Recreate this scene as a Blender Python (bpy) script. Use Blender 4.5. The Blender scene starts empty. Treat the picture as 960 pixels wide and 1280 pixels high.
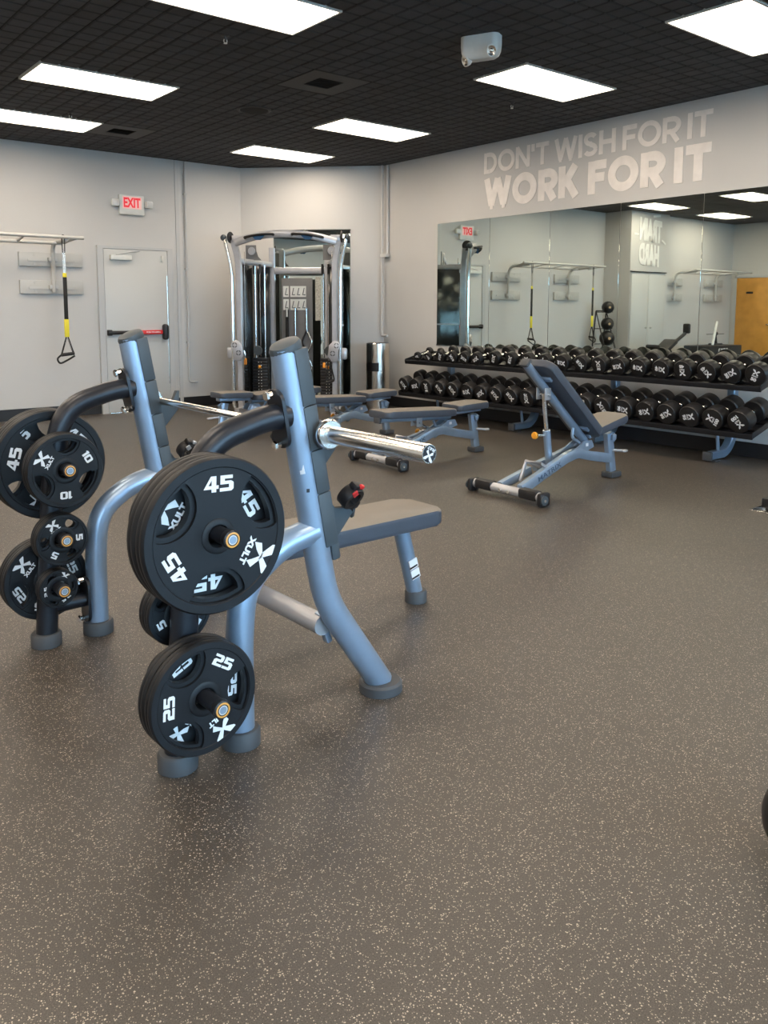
import bpy, bmesh, math, random
from mathutils import Vector, Matrix
random.seed(4)
SC = bpy.context.scene
COL = SC.collection
PI = math.pi
# ------------------------------------------------------------------ camera
CAMH = 1.365
F_PX, PY, PIT, ROLL, YAW = 1031.04, 502.88, .112957, .001939, .682536
fw = Vector((math.sin(YAW)*math.cos(PIT), math.cos(YAW)*math.cos(PIT), -math.sin(PIT)))
rt0 = Vector((math.cos(YAW), -math.sin(YAW), 0))
up0 = rt0.cross(fw)
rt = rt0*math.cos(ROLL)+up0*math.sin(ROLL)
up = -rt0*math.sin(ROLL)+up0*math.cos(ROLL)
cam = bpy.data.cameras.new('camera')
cam.sensor_fit = 'VERTICAL'; cam.sensor_height = 36; cam.lens = F_PX/1280*36
cam.shift_y = -(640-PY)/1280
cam.clip_start = .05; cam.clip_end = 200
camo = bpy.data.objects.new('camera', cam)
m = Matrix.Identity(4)
for i in range(3):
    m[i][0] = rt[i]; m[i][1] = up[i]; m[i][2] = -fw[i]
m[2][3] = CAMH
camo.matrix_world = m
COL.objects.link(camo); SC.camera = camo
# ------------------------------------------------------------------ world, exposure
SC.view_settings.view_transform = 'Standard'
SC.view_settings.look = 'None'
SC.view_settings.gamma = 1
SC.view_settings.use_curve_mapping = False
SC.view_settings.exposure = 0.0
SKY = 15.0
LAMP = 16.0
LAMP_RGB = (1.0, .84, .67, 1)
w = bpy.data.worlds.new('sky'); SC.world = w; w.use_nodes = True
bg = w.node_tree.nodes['Background']
bg.inputs[0].default_value = (.46, .70, 1, 1); bg.inputs[1].default_value = SKY
SC.cycles.max_bounces = 10; SC.cycles.diffuse_bounces = 4; SC.cycles.glossy_bounces = 5
SC.cycles.transmission_bounces = 4; SC.cycles.transparent_max_bounces = 8
SC.cycles.caustics_reflective = False; SC.cycles.caustics_refractive = False
SC.cycles.sample_clamp_indirect = 6

# ------------------------------------------------------------------ materials
def mat(name, rgb, rough=.5, metal=0., spec=.5, bump=None, var=None, emit=None, coat=0.):
    M = bpy.data.materials.new(name); M.use_nodes = True
    nt = M.node_tree; b = nt.nodes['Principled BSDF']
    b.inputs['Base Color'].default_value = (*rgb, 1)
    b.inputs['Roughness'].default_value = rough
    b.inputs['Metallic'].default_value = metal
    b.inputs['Specular IOR Level'].default_value = spec
    b.inputs['Coat Weight'].default_value = coat
    tc = nt.nodes.new('ShaderNodeTexCoord')
    if bump:
        n = nt.nodes.new('ShaderNodeTexNoise'); n.inputs['Scale'].default_value = bump[0]; n.inputs['Detail'].default_value = 3
        nt.links.new(tc.outputs['Object'], n.inputs['Vector'])
        bp = nt.nodes.new('ShaderNodeBump'); bp.inputs['Strength'].default_value = bump[1]; bp.inputs['Distance'].default_value = .004
        nt.links.new(n.outputs['Fac'], bp.inputs['Height']); nt.links.new(bp.outputs['Normal'], b.inputs['Normal'])
    if var is None: var = (9., .06)
    n2 = nt.nodes.new('ShaderNodeTexNoise'); n2.inputs['Scale'].default_value = var[0]; n2.inputs['Detail'].default_value = 4
    nt.links.new(tc.outputs['Object'], n2.inputs['Vector'])
    mr = nt.nodes.new('ShaderNodeMapRange')
    mr.inputs['From Min'].default_value = .3; mr.inputs['From Max'].default_value = .7
    mr.inputs['To Min'].default_value = 1-var[1]; mr.inputs['To Max'].default_value = 1+var[1]
    nt.links.new(n2.outputs['Fac'], mr.inputs['Value'])
    mx = nt.nodes.new('ShaderNodeVectorMath'); mx.operation = 'SCALE'
    mx.inputs[0].default_value = rgb
    nt.links.new(mr.outputs['Result'], mx.inputs['Scale'])
    nt.links.new(mx.outputs['Vector'], b.inputs['Base Color'])
    if emit:
        b.inputs['Emission Color'].default_value = (*emit[0], 1); b.inputs['Emission Strength'].default_value = emit[1]
    return M
MT = {}
MT['wall'] = mat('wall_paint', (.565, .56, .545), .6, bump=(60, .12), var=(1.2, .02))
MT['trimgrey'] = mat('grey_trim_paint', (.50, .51, .51), .45, bump=(80, .05), var=(2., .02))
MT['doorgrey'] = mat('grey_door_paint', (.555, .565, .55), .42, bump=(40, .03), var=(1., .015))
MT['base'] = mat('black_rubber_base', (.012, .012, .014), .5)
MT['ceil'] = mat('charcoal_ceiling_tile', (.052, .052, .055), .85, bump=(120, .5), var=(2.5, .25))
MT['ceilgap'] = mat('black_ceiling_gap', (.006, .006, .007), .9)
MT['ceilfit'] = mat('dark_ceiling_fitting', (.045, .042, .042), .6)
MT['blackmetal'] = mat('satin_black_metal', (.012, .013, .016), .34, .1, .5)
MT['iron'] = mat('iron_grey_tube', (.017, .020, .027), .36, .3, .5)
MT['blue'] = mat('silver_blue_frame', (.30, .40, .53), .34, .55, .5, coat=.25)
MT['silver'] = mat('silver_frame', (.46, .47, .50), .35, .5, .5, coat=.2)
MT['chrome'] = mat('chrome', (.80, .80, .78), .12, 1.0)
MT['brushed'] = mat('brushed_steel', (.72, .68, .62), .20, 1.0, var=(4., .05))
MT['guard'] = mat('grey_guard_plastic', (.055, .068, .078), .5)
MT['rubber'] = mat('grey_rubber_foot', (.060, .064, .070), .6)
MT['blackplastic'] = mat('black_plastic', (.010, .010, .012), .45)
MT['plate'] = mat('plate_urethane', (.0075, .0090, .0115), .50, 0, .36, bump=(200, .05))
MT['headrub'] = mat('dumbbell_urethane', (.009, .009, .010), .40, 0, .45)
MT['white'] = mat('white_print', (.78, .79, .80), .5)
MT['pad'] = mat('vinyl_lit_top', (.185, .165, .142), .5, 0, .5, bump=(300, .25))  # pad tops only: reflected light put into a lighter, warmer vinyl colour
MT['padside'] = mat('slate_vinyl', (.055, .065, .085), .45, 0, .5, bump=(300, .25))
MT['yellow'] = mat('yellow_webbing', (.80, .68, .04), .6)
MT['orange'] = mat('orange_plastic', (.85, .35, .03), .4)
MT['orangering'] = mat('orange_ring', (.75, .36, .08), .4)
MT['red'] = mat('red_plastic', (.70, .03, .03), .4)
MT['strap'] = mat('black_webbing', (.012, .012, .012), .8)
MT['brushwhite'] = mat('white_brush_paint', (.95, .95, .93), .5)
MT['offwhite'] = mat('off_white_plastic', (.72, .73, .70), .4)
MT['bracket'] = mat('painted_bracket', (.50, .50, .48), .5, var=(2., .02))
MT['letter'] = mat('pale_wall_vinyl', (.84, .80, .76), .55)
MT['steelprint'] = mat('steel_blue_print', (.07, .12, .19), .5)
MT['satin'] = mat('satin_chrome', (.86, .86, .83), .24, 1.0)
MT['lens'] = mat('clear_lamp_lens', (.65, .66, .66), .15)
MT['acrylic'] = mat('smoked_shroud', (.020, .024, .026), .12, 0, .6)
MT['placard'] = mat('placard_print', (.55, .55, .50), .5, var=(60, .3))
MT['board'] = mat('accessory_board_grey', (.16, .16, .16), .5)
MT['wood'] = mat('honey_wood_door', (.62, .30, .055), .38, var=(6., .10))
MT['tan'] = mat('tan_print', (.6, .4, .2), .5)
MT['bluegrip'] = mat('blue_grip', (.02, .10, .22), .5)
MT['lamp'] = mat('lamp_diffuser', (.9, .9, .9), .6, emit=(LAMP_RGB[:3], LAMP))
MT['exitred'] = mat('exit_red', (.75, .03, .05), .4, emit=((.9, .03, .05), .35))
MT['exitglow'] = mat('exit_face', (.85, .55, .53), .4, emit=((1, .45, .42), .25))
MT['pavement'] = mat('pale_pavement', (.42, .42, .41), .8)
# mirror glass, slightly green
MT['mirror'] = mat('mirror_glass', (.72, .79, .74), .012, 1.0, var=(1, 0))
def floor_mat():
    M = bpy.data.materials.new('speckled_rubber_floor'); M.use_nodes = True
    nt = M.node_tree; b = nt.nodes['Principled BSDF']; L = nt.links
    tc = nt.nodes.new('ShaderNodeTexCoord')
    def vor(scale, thr, seed):
        mp = nt.nodes.new('ShaderNodeMapping'); mp.inputs['Location'].default_value = (seed, seed*.7, 0)
        mp.inputs['Rotation'].default_value = (0, 0, seed)
        L.new(tc.outputs['Object'], mp.inputs['Vector'])
        wn = nt.nodes.new('ShaderNodeTexNoise'); wn.inputs['Scale'].default_value = 260
        L.new(mp.outputs[0], wn.inputs['Vector'])
        ad = nt.nodes.new('ShaderNodeVectorMath'); ad.operation = 'MULTIPLY_ADD'
        ad.inputs[1].default_value = (.004,)*3
        L.new(wn.outputs['Color'], ad.inputs[0]); L.new(mp.outputs[0], ad.inputs[2])
        v = nt.nodes.new('ShaderNodeTexVoronoi'); v.inputs['Scale'].default_value = scale
        L.new(ad.outputs[0], v.inputs['Vector'])
        sp = nt.nodes.new('ShaderNodeSeparateColor'); L.new(v.outputs['Color'], sp.inputs[0])
        ds = nt.nodes.new('ShaderNodeMath'); ds.operation = 'LESS_THAN'; ds.inputs[1].default_value = .34
        L.new(v.outputs['Distance'], ds.inputs[0])
        gt = nt.nodes.new('ShaderNodeMath'); gt.operation = 'GREATER_THAN'; gt.inputs[1].default_value = thr
        L.new(sp.outputs[0], gt.inputs[0])
        ml = nt.nodes.new('ShaderNodeMath'); ml.operation = 'MULTIPLY'
        L.new(ds.outputs[0], ml.inputs[0]); L.new(gt.outputs[0], ml.inputs[1])
        br = nt.nodes.new('ShaderNodeMath'); br.operation = 'MULTIPLY'
        L.new(ml.outputs[0], br.inputs[0])
        mrr = nt.nodes.new('ShaderNodeMapRange'); mrr.inputs['To Min'].default_value = .35; mrr.inputs['To Max'].default_value = 1
        L.new(sp.outputs[1], mrr.inputs['Value']); L.new(mrr.outputs[0], br.inputs[1])
        return br.outputs[0]
    a = vor(235, .74, .3); c = vor(165, .86, 1.7)
    mxx = nt.nodes.new('ShaderNodeMath'); mxx.operation = 'MAXIMUM'; L.new(a, mxx.inputs[0]); L.new(c, mxx.inputs[1])
    n = nt.nodes.new('ShaderNodeTexNoise'); n.inputs['Scale'].default_value = 320; n.inputs['Detail'].default_value = 2
    L.new(tc.outputs['Object'], n.inputs['Vector'])
    cr = nt.nodes.new('ShaderNodeValToRGB')
    cr.color_ramp.elements[0].position = .35; cr.color_ramp.elements[0].color = (.034, .029, .024, 1)
    cr.color_ramp.elements[1].position = .68; cr.color_ramp.elements[1].color = (.080, .070, .058, 1)
    L.new(n.outputs['Fac'], cr.inputs[0])
    mix = nt.nodes.new('ShaderNodeMix'); mix.data_type = 'RGBA'
    mix.inputs['B'].default_value = (.52, .44, .36, 1)
    L.new(mxx.outputs[0], mix.inputs['Factor']); L.new(cr.outputs[0], mix.inputs['A'])
    L.new(mix.outputs['Result'], b.inputs['Base Color'])
    b.inputs['Roughness'].default_value = .42; b.inputs['Specular IOR Level'].default_value = .62
    bp = nt.nodes.new('ShaderNodeBump'); bp.inputs['Strength'].default_value = .25; bp.inputs['Distance'].default_value = .002
    L.new(n.outputs['Fac'], bp.inputs['Height']); L.new(bp.outputs[0], b.inputs['Normal'])
    return M
MT['floor'] = floor_mat()
def glass_mat():
    M = bpy.data.materials.new('window_glass'); M.use_nodes = True
    nt = M.node_tree; nt.nodes.clear()
    o = nt.nodes.new('ShaderNodeOutputMaterial'); t = nt.nodes.new('ShaderNodeBsdfTransparent'); g = nt.nodes.new('ShaderNodeBsdfGlossy')
    g.inputs['Roughness'].default_value = .02; t.inputs[0].default_value = (.93, .97, .95, 1)
    mx = nt.nodes.new('ShaderNodeMixShader'); mx.inputs[0].default_value = .06
    nt.links.new(t.outputs[0], mx.inputs[1]); nt.links.new(g.outputs[0], mx.inputs[2]); nt.links.new(mx.outputs[0], o.inputs[0])
    return M
MT['glass'] = glass_mat()

# ------------------------------------------------------------------ mesh helpers
def smooth(pts, k=6):
    P = [Vector(p) for p in pts]; out = []
    for i in range(len(P)-1):
        p0 = P[max(i-1, 0)]; p1 = P[i]; p2 = P[i+1]; p3 = P[min(i+2, len(P)-1)]
        for j in range(k):
            t = j/k
            out.append(.5*((2*p1)+(-p0+p2)*t+(2*p0-5*p1+4*p2-p3)*t*t+(-p0+3*p1-3*p2+p3)*t**3))
    out.append(P[-1]); return out
def fillet(pts, r, k=6):
    """polyline with rounded corners"""
    P = [Vector(p) for p in pts]; out = [P[0]]
    for i in range(1, len(P)-1):
        a, b, c = P[i-1], P[i], P[i+1]
        d1 = (a-b); d2 = (c-b); rr = min(r if not isinstance(r, (list, tuple)) else r[i-1], d1.length*.49, d2.length*.49)
        s = b+d1.normalized()*rr; e = b+d2.normalized()*rr
        for j in range(k+1):
            t = j/k; out.append((1-t)**2*s+2*t*(1-t)*b+t*t*e)
    out.append(P[-1]); return out
class B:
    def __init__(s): s.bm = bmesh.new(); s.mats = []; s.cur = 0
    def m(s, key):
        if key not in s.mats: s.mats.append(key)
        s.cur = s.mats.index(key); return s
    def _tag(s, faces):
        for f in faces: f.material_index = s.cur
    def box(s, c, size, rot=None, bev=0., seg=2):
        T = Matrix.Translation(Vector(c)) @ (rot.to_4x4() if rot is not None else Matrix.Identity(4)) @ Matrix.Diagonal((*size, 1))
        n0 = set(s.bm.faces)
        r = bmesh.ops.create_cube(s.bm, size=1, matrix=T)
        if bev > 0:
            ed = list({e for v in r['verts'] for e in v.link_edges})
            bmesh.ops.bevel(s.bm, geom=ed, offset=bev, segments=seg, affect='EDGES', profile=.5)
        s._tag([f for f in s.bm.faces if f not in n0]); return s
    def tube(s, path, r, n=16, upv=None, rb=None, cap=True, square=False):
        P = [Vector(p) for p in path]; rings = []
        nrm = None
        for i, p in enumerate(P):
            t = (P[min(i+1, len(P)-1)]-P[max(i-1, 0)]).normalized()
            if upv is not None:
                a = Vector(upv); a = (a-t*a.dot(t)).normalized()
            else:
                if nrm is None:
                    a = Vector((0, 0, 1)) if abs(t.z) < .9 else Vector((1, 0, 0))
                else: a = nrm
                a = (a-t*a.dot(t)).normalized(); nrm = a
            b = t.cross(a)
            rr = r[i] if isinstance(r, (list, tuple)) else r
            r2 = rr if rb is None else rb
            if square:
                q = [(1, .8), (.8, 1), (-.8, 1), (-1, .8), (-1, -.8), (-.8, -1), (.8, -1), (1, -.8)]
                ring = [s.bm.verts.new(p+a*rr*x+b*r2*y) for x, y in q]
            else:
                ring = [s.bm.verts.new(p+a*rr*math.cos(2*PI*k/n)+b*r2*math.sin(2*PI*k/n)) for k in range(n)]
            rings.append(ring)
        nn = len(rings[0]); fs = []
        for i in range(len(rings)-1):
            for k in range(nn):
                fs.append(s.bm.faces.new((rings[i][k], rings[i][(k+1) % nn], rings[i+1][(k+1) % nn], rings[i+1][k])))
        if cap:
            fs.append(s.bm.faces.new(rings[0][::-1])); fs.append(s.bm.faces.new(rings[-1]))
        s._tag(fs); return s
    def cyl(s, p0, p1, r, r1=None, n=24):
        return s.tube([p0, p1], [r, r if r1 is None else r1], n)
    def lathe(s, prof, M=None, n=32, closed=False):
        """prof: (radius, height) along local Z"""
        M = M or Matrix.Identity(4); rings = []
        for r, z in prof:
            if r < 1e-6: rings.append([s.bm.verts.new(M @ Vector((0, 0, z)))])
            else: rings.append([s.bm.verts.new(M @ Vector((r*math.cos(2*PI*k/n), r*math.sin(2*PI*k/n), z))) for k in range(n)])
        fs = []
        seq = list(range(len(rings)-1))
        pairs = [(i, i+1) for i in seq]+([(len(rings)-1, 0)] if closed else [])
        for i, j in pairs:
            a, b = rings[i], rings[j]
            for k in range(n):
                k2 = (k+1) % n
                if len(a) == 1 and len(b) == 1: continue
                if len(a) == 1: fs.append(s.bm.faces.new((a[0], b[k2], b[k])))
                elif len(b) == 1: fs.append(s.bm.faces.new((a[k], a[k2], b[0])))
                else: fs.append(s.bm.faces.new((a[k], a[k2], b[k2], b[k])))
        s._tag(fs); return s
    def sphere(s, c, r, sc=(1, 1, 1), u=20, v=12):
        n0 = set(s.bm.faces)
        bmesh.ops.create_uvsphere(s.bm, u_segments=u, v_segments=v, radius=r, matrix=Matrix.Translation(Vector(c)) @ Matrix.Diagonal((*sc, 1)))
        s._tag([f for f in s.bm.faces if f not in n0]); return s
    def prism(s, poly, d, M=None, bev=0., seg=2):
        """poly in local XY, extruded z 0..d"""
        M = M or Matrix.Identity(4)
        n0 = set(s.bm.faces)
        a = [s.bm.verts.new(M @ Vector((x, y, 0))) for x, y in poly]; b = [s.bm.verts.new(M @ Vector((x, y, d))) for x, y in poly]
        n = len(poly)
        s.bm.faces.new(a[::-1]); top = s.bm.faces.new(b)
        for k in range(n): s.bm.faces.new((a[k], a[(k+1) % n], b[(k+1) % n], b[k]))
        if bev > 0:
            ed = [e for e in {e for v in a+b for e in v.link_edges} if all(v in set(b) for v in e.verts) or all(v in set(a) for v in e.verts)]
            bmesh.ops.bevel(s.bm, geom=ed, offset=bev, segments=seg, affect='EDGES', profile=.5)
        s._tag([f for f in s.bm.faces if f not in n0]); return s
    def add(s, me, M=None):
        n0 = len(s.bm.faces); v0 = len(s.bm.verts)
        s.bm.from_mesh(me); s.bm.verts.ensure_lookup_table(); s.bm.faces.ensure_lookup_table()
        if M is not None:
            for v in s.bm.verts[v0:]: v.co = M @ v.co
            if M.determinant() < 0:
                for f in s.bm.faces[n0:]: f.normal_flip()
        s._tag(s.bm.faces[n0:]); return s
    def mesh(s, name, key=None, ang=40):
        if key: s.mats = [key] if not s.mats else s.mats
        bmesh.ops.recalc_face_normals(s.bm, faces=s.bm.faces[:])
        me = bpy.data.meshes.new(name); s.bm.to_mesh(me); s.bm.free()
        for k in s.mats: me.materials.append(MT[k])
        for p in me.polygons: p.use_smooth = True
        me.set_sharp_from_angle(angle=math.radians(ang))
        return me
    def obj(s, name, key=None, parent=None, M=None, ang=40):
        return link(name, s.mesh(name, key, ang), parent, M)
def link(name, me, parent=None, M=None):
    o = bpy.data.objects.new(name, me); COL.objects.link(o)
    if parent: o.parent = parent
    if M is not None: o.matrix_local = M
    return o
def thing(name, label, cat, loc=(0, 0, 0), rz=0., group=None, M=None):
    o = bpy.data.objects.new(name, None); o.empty_display_size = .1; COL.objects.link(o)
    if M is not None: o.matrix_world = M
    else: o.location = loc; o.rotation_euler = (0, 0, rz)
    return tag(o, label, cat, group)
def tag(o, label, cat, group=None):
    o['label'] = label; o['category'] = cat
    if group: o['group'] = group
    return o
def struct(o, label=None):
    o['kind'] = 'structure'
    if label: o['label'] = label
    return o
def copy_tree(o, parent=None):
    c = o.copy(); COL.objects.link(c); c.parent = parent
    for ch in list(o.children): copy_tree(ch, c)
    return c
def mesh_of(crv):
    ob = bpy.data.objects.new('tmp', crv); COL.objects.link(ob)
    dg = bpy.context.evaluated_depsgraph_get(); dg.update()
    me = bpy.data.meshes.new_from_object(ob.evaluated_get(dg))
    bpy.data.objects.remove(ob); bpy.data.curves.remove(crv); return me
from mathutils.geometry import delaunay_2d_cdt
def inside(p, lp):
    c = False; n = len(lp)
    for i in range(n):
        x1, y1 = lp[i]; x2, y2 = lp[(i+1) % n]
        if (y1 > p[1]) != (y2 > p[1]) and p[0] < (x2-x1)*(p[1]-y1)/(y2-y1)+x1: c = not c
    return c
def fill2d(loops, z0, z1, bev=0.):
    """flat even-odd fill of closed loops, extruded from z0 to z1"""
    vs = []; ed = []
    for lp in loops:
        n0 = len(vs); vs += [Vector(p) for p in lp]; n = len(lp)
        ed += [(n0+k, n0+(k+1) % n) for k in range(n)]
    ov, oe, of, *_ = delaunay_2d_cdt(vs, ed, [], 0, 1e-7)
    fs = []
    for f in of:
        cx = sum(ov[k].x for k in f)/len(f); cy = sum(ov[k].y for k in f)/len(f)
        if sum(inside((cx, cy), lp) for lp in loops) % 2: fs.append(list(f))
    n = len(ov); V = [(v.x, v.y, z1) for v in ov]+[(v.x, v.y, z0) for v in ov]
    F = list(fs)+[[k+n for k in f[::-1]] for f in fs]; cnt = {}
    for f in fs:
        for k in range(len(f)):
            a, b = f[k], f[(k+1) % len(f)]; cnt[(a, b)] = 1
    for (a, b) in cnt:
        if (b, a) not in cnt: F.append([b, a, a+n, b+n])
    me = bpy.data.meshes.new('tmp'); me.from_pydata(V, [], F); me.update()
    return me
def textmesh(txt, size=1., off=0., ext=.002, sx=1., space=1., shear=0.):
    c = bpy.data.curves.new('tmp', 'FONT'); c.body = txt; c.size = size; c.offset = off; c.extrude = ext
    c.align_x = 'LEFT'; c.align_y = 'BOTTOM_BASELINE'; c.space_character = space; c.resolution_u = 4; c.shear = shear
    me = mesh_of(c)
    xs = [v.co.x for v in me.vertices]; ys = [v.co.y for v in me.vertices]
    cx, cy = (min(xs)+max(xs))/2, (min(ys)+max(ys))/2
    for v in me.vertices: v.co.x = (v.co.x-cx)*sx; v.co.y -= cy
    me['w'] = (max(xs)-min(xs))*sx; me['h'] = max(ys)-min(ys)
    return me
def circ(r, n=48, cx=0, cy=0, a0=0):
    return [(cx+r*math.cos(a0+2*PI*k/n), cy+r*math.sin(a0+2*PI*k/n)) for k in range(n)]
def rrect(w, hh, r, n=4, cx=0, cy=0):
    out = []
    for sx, sy, a in ((1, 1, 0), (-1, 1, PI/2), (-1, -1, PI), (1, -1, 1.5*PI)):
        for k in range(n+1):
            t = a+PI/2*k/n; out.append((cx+sx*(w/2-r)+r*math.cos(t), cy+sy*(hh/2-r)+r*math.sin(t)))
    return out
def RX(a): return Matrix.Rotation(a, 4, 'X')
def RY(a): return Matrix.Rotation(a, 4, 'Y')
def RZ(a): return Matrix.Rotation(a, 4, 'Z')
def TR(*p): return Matrix.Translation(Vector(p))
def islands(me):
    bm = bmesh.new(); bm.from_mesh(me); seen = set(); out = []
    bm.faces.ensure_lookup_table()
    for f in bm.faces:
        if f.index in seen: continue
        st = [f]; seen.add(f.index); grp = []
        while st:
            g = st.pop(); grp.append(g)
            for v in g.verts:
                for q in v.link_faces:
                    if q.index not in seen: seen.add(q.index); st.append(q)
        out.append([( [tuple(v.co) for v in g.verts]) for g in grp])
    bm.free(); return out

# ------------------------------------------------------------------ room
CZ = 3.3385           # ceiling height
XR, YB = 7.40, 10.58  # mirror wall, door wall
XL, YF = -4.0, -4.0
c1 = (5.965, 10.58); c2 = (7.40, 9.115)
def quadwall(name, a, b, z0=0, z1=CZ, t=.12, side=1):
    """wall from a to b (xy), thickness on the left of a->b"""
    a = Vector((*a, 0)); b = Vector((*b, 0)); d = (b-a).normalized(); n = Vector((-d.y, d.x, 0))*side
    bb = B()
    P = [a, b, b+n*t, a+n*t]
    lo = [bb.bm.verts.new((p.x, p.y, z0)) for p in P]; hi = [bb.bm.verts.new((p.x, p.y, z1)) for p in P]
    bb.bm.faces.new(lo); bb.bm.faces.new(hi)
    for k in range(4): bb.bm.faces.new((lo[k], lo[(k+1) % 4], hi[(k+1) % 4], hi[k]))
    return struct(bb.obj(name, 'wall'))
b_ = B().box(((XL+XR)/2, (YF+YB)/2+.2, -.05), (XR-XL+.5, YB-YF+.9, .1))
struct(b_.obj('floor', 'floor'), 'dark speckled rubber gym floor')
g_ = B().box((1.5, -19, -.1), (60, 29.3, .1)); struct(g_.obj('ground', 'pavement'))  # unseen ground outside, put in pale to reflect daylight
quadwall('wall_left', (.3, YB), c1)
quadwall('wall_corner', c1, c2)
quadwall('wall_right', c2, (XR, YF))
quadwall('wall_left_return', (.3, 10.07), (.3, YB+.1), side=1)
quadwall('wall_left_closet', (-1.06, 9.95), (.3, 9.95))
quadwall('wall_left_far', (XL, 10.1), (-1.06, 10.1))
quadwall('wall_far', (XL, YF), (XL, 10.2))
# window wall behind the photographer, four tall glazed openings
wf = struct(B().box((1.7, YF-.06, .2), (11.64, .12, .4)).obj('wall_front', 'wall'))
B().box((1.7, YF-.06, 3.12), (11.64, .12, .45)).obj('wall_header', 'wall', wf)
wx = [-3.6, -.95, 1.7, 4.35, 7.0]
for i, x in enumerate(wx):
    wd = .8 if 0 < i < 4 else .5
    B().box((x, YF-.06, 1.65), (.3 if 0 < i < 4 else .84, .12, 2.52)).obj('wall_pier', 'wall', wf)
for i in range(4):
    x0, x1 = wx[i]+(.15 if i else .42), wx[i+1]-(.15 if i < 3 else .42)
    fr = B()
    for xx in (x0+.025, (x0+x1)/2, x1-.025): fr.box((xx, YF-.06, 1.648), (.05, .08, 2.49))
    for zz in (.425, 2.2, 2.87): fr.box(((x0+x1)/2, YF-.06, zz), (x1-x0, .078, .05))
    wn = struct(fr.obj('window_%d' % (i+1), 'blackmetal'))
    B().box(((x0+x1)/2, YF-.06, 1.65), (x1-x0-.02, .008, 2.48)).obj('pane', 'glass', wn)
# rubber baseboards
def baseboard(name, a, b):
    a = Vector((*a, 0)); b = Vector((*b, 0)); d = (b-a).normalized(); n = Vector((d.y, -d.x, 0))
    mid = (a+b)/2+n*.005; ang = math.atan2(d.y, d.x)
    struct(B().box((mid.x, mid.y, .0705), ((b-a).length, .01, .139), Matrix.Rotation(ang, 3, 'Z')).obj(name, 'base'))
baseboard('baseboard_left', (.3, YB), (3.87, YB)); baseboard('baseboard_left_door', (4.86, YB), c1)
baseboard('baseboard_corner', c1, c2); baseboard('baseboard_right', c2, (XR, YF))
baseboard('baseboard_far', (XL, 10.1), (-1.06, 10.1)); 

# ceiling: backing slab + scored tiles
GX, GY, PX, PYY = 2.205, 2.795, .6115, .619
ceil = struct(B().box(((XL+XR)/2, (YF+YB)/2+.2, CZ+.06), (XR-XL+.5, YB-YF+.9, .08)).obj('ceiling', 'ceilgap'), 'black scored-tile ceiling')
def tile_mesh(kx=4, ky=4):
    b = B(); g = .0065
    b.m('ceilgap').box((PX/2, PYY/2, .012), (PX-.012, PYY-.012, .006))
    b.m('ceil')
    for i in range(kx):
        for j in range(ky):
            x0, x1 = PX*i/kx+g, PX*(i+1)/kx-g; y0, y1 = PYY*j/ky+g, PYY*(j+1)/ky-g
            c = .006; dz = 0
            lo = [b.bm.verts.new((x, y, dz)) for x, y in ((x0+c, y0+c), (x1-c, y0+c), (x1-c, y1-c), (x0+c, y1-c))]
            hi = [b.bm.verts.new((x, y, .010)) for x, y in ((x0, y0), (x1, y0), (x1, y1), (x0, y1))]
            fs = [b.bm.faces.new(lo[::-1])]
            for k in range(4): fs.append(b.bm.faces.new((lo[k], lo[(k+1) % 4], hi[(k+1) % 4], hi[k])))
            b._tag(fs)
    return b.mesh('ceiling_tile')
TM = tile_mesh()
skip = set(); lights = []
for i in (-8, -4, 0, 5):
    for j in (-7, -4, 0, 3, 7, 10):  # front rows lie out of view, added for illumination
        lights.append((i, j)); skip.add((i, j)); skip.add((i+1, j))
vents = [(3, 5), (2, 10)]
for v in vents: skip.add(v)
inroom = lambda x, y: not (x+y > 16.545-.02)
cand = []
for i in range(-11, 9):
    for j in range(-11, 13):
        if (i, j) in skip: continue
        x, y = GX+i*PX, GY+j*PYY
        if x < XL-.6 or x > XR-.01 or y > YB-.01 or y < YF: continue
        if x+y > 16.5: continue
        cand.append((i, j, x, y))
def vis(x, y):
    q = Vector((x+.3, y+.3, CZ-CAMH)); z = q.dot(fw)
    if z < .5: return 0
    px = 480+F_PX*q.dot(rt)/z; py = PY-F_PX*q.dot(up)/z
    return -80 < px < 1040 and py > -80
near = [c for c in cand if vis(c[2], c[3])]; near.sort(key=lambda c: c[2]**2+c[3]**2)
sel = near[:298]; selset = {(c[0], c[1]) for c in sel}
for i, j, x, y in sel: link('ceiling_tile', TM, ceil, TR(x, y, CZ))
rest = B()
for i, j, x, y in cand:
    if (i, j) in selset: continue
    rest.m('ceil').box((x+PX/2, y+PYY/2, CZ+.008), (PX-.014, PYY-.014, .014))
ro = rest.obj('ceiling_tile', None, ceil); ro['kind'] = 'stuff'
# soffit strip where the ceiling meets the walls
# ------------------------------------------------------------------ ceiling lights
posname = {(0, 3): 'large ceiling panel light cut off by the top edge of the view', (5, 0): 'ceiling panel light cut off at the top right, above the slogan wall',
 (5, 3): 'ceiling panel light between the emergency lamp and the slogan', (0, 7): 'upper of the two panel lights on the left half of the ceiling',
 (0, 10): 'panel light nearest the exit door wall, cut off by the left edge', (5, 7): 'wider of the two panel lights in front of the corner wall',
 (5, 10): 'smallest panel light, directly in front of the cable machine corner', (-4, 10): 'panel light seen in the mirror between the two long seams',
 (-4, 7): 'panel light seen in the mirror at its top right corner', (-8, 10): 'panel light seen in the mirror above the wooden door'}
fr = B()
W2, H2 = PX*2, PYY
for (cx, cy, sx, sy) in ((W2/2, .014, W2-.012, .016), (W2/2, H2-.014, W2-.012, .016), (.014, H2/2, .016, H2-.044), (W2-.014, H2/2, .016, H2-.044)):
    fr.box((cx, cy, .004), (sx, sy, .022))
frm = fr.mesh('light_frame', 'offwhite')
df = B().box((W2/2, H2/2, .006), (W2-.045, H2-.045, .008)).mesh('diffuser', 'lamp')
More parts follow.
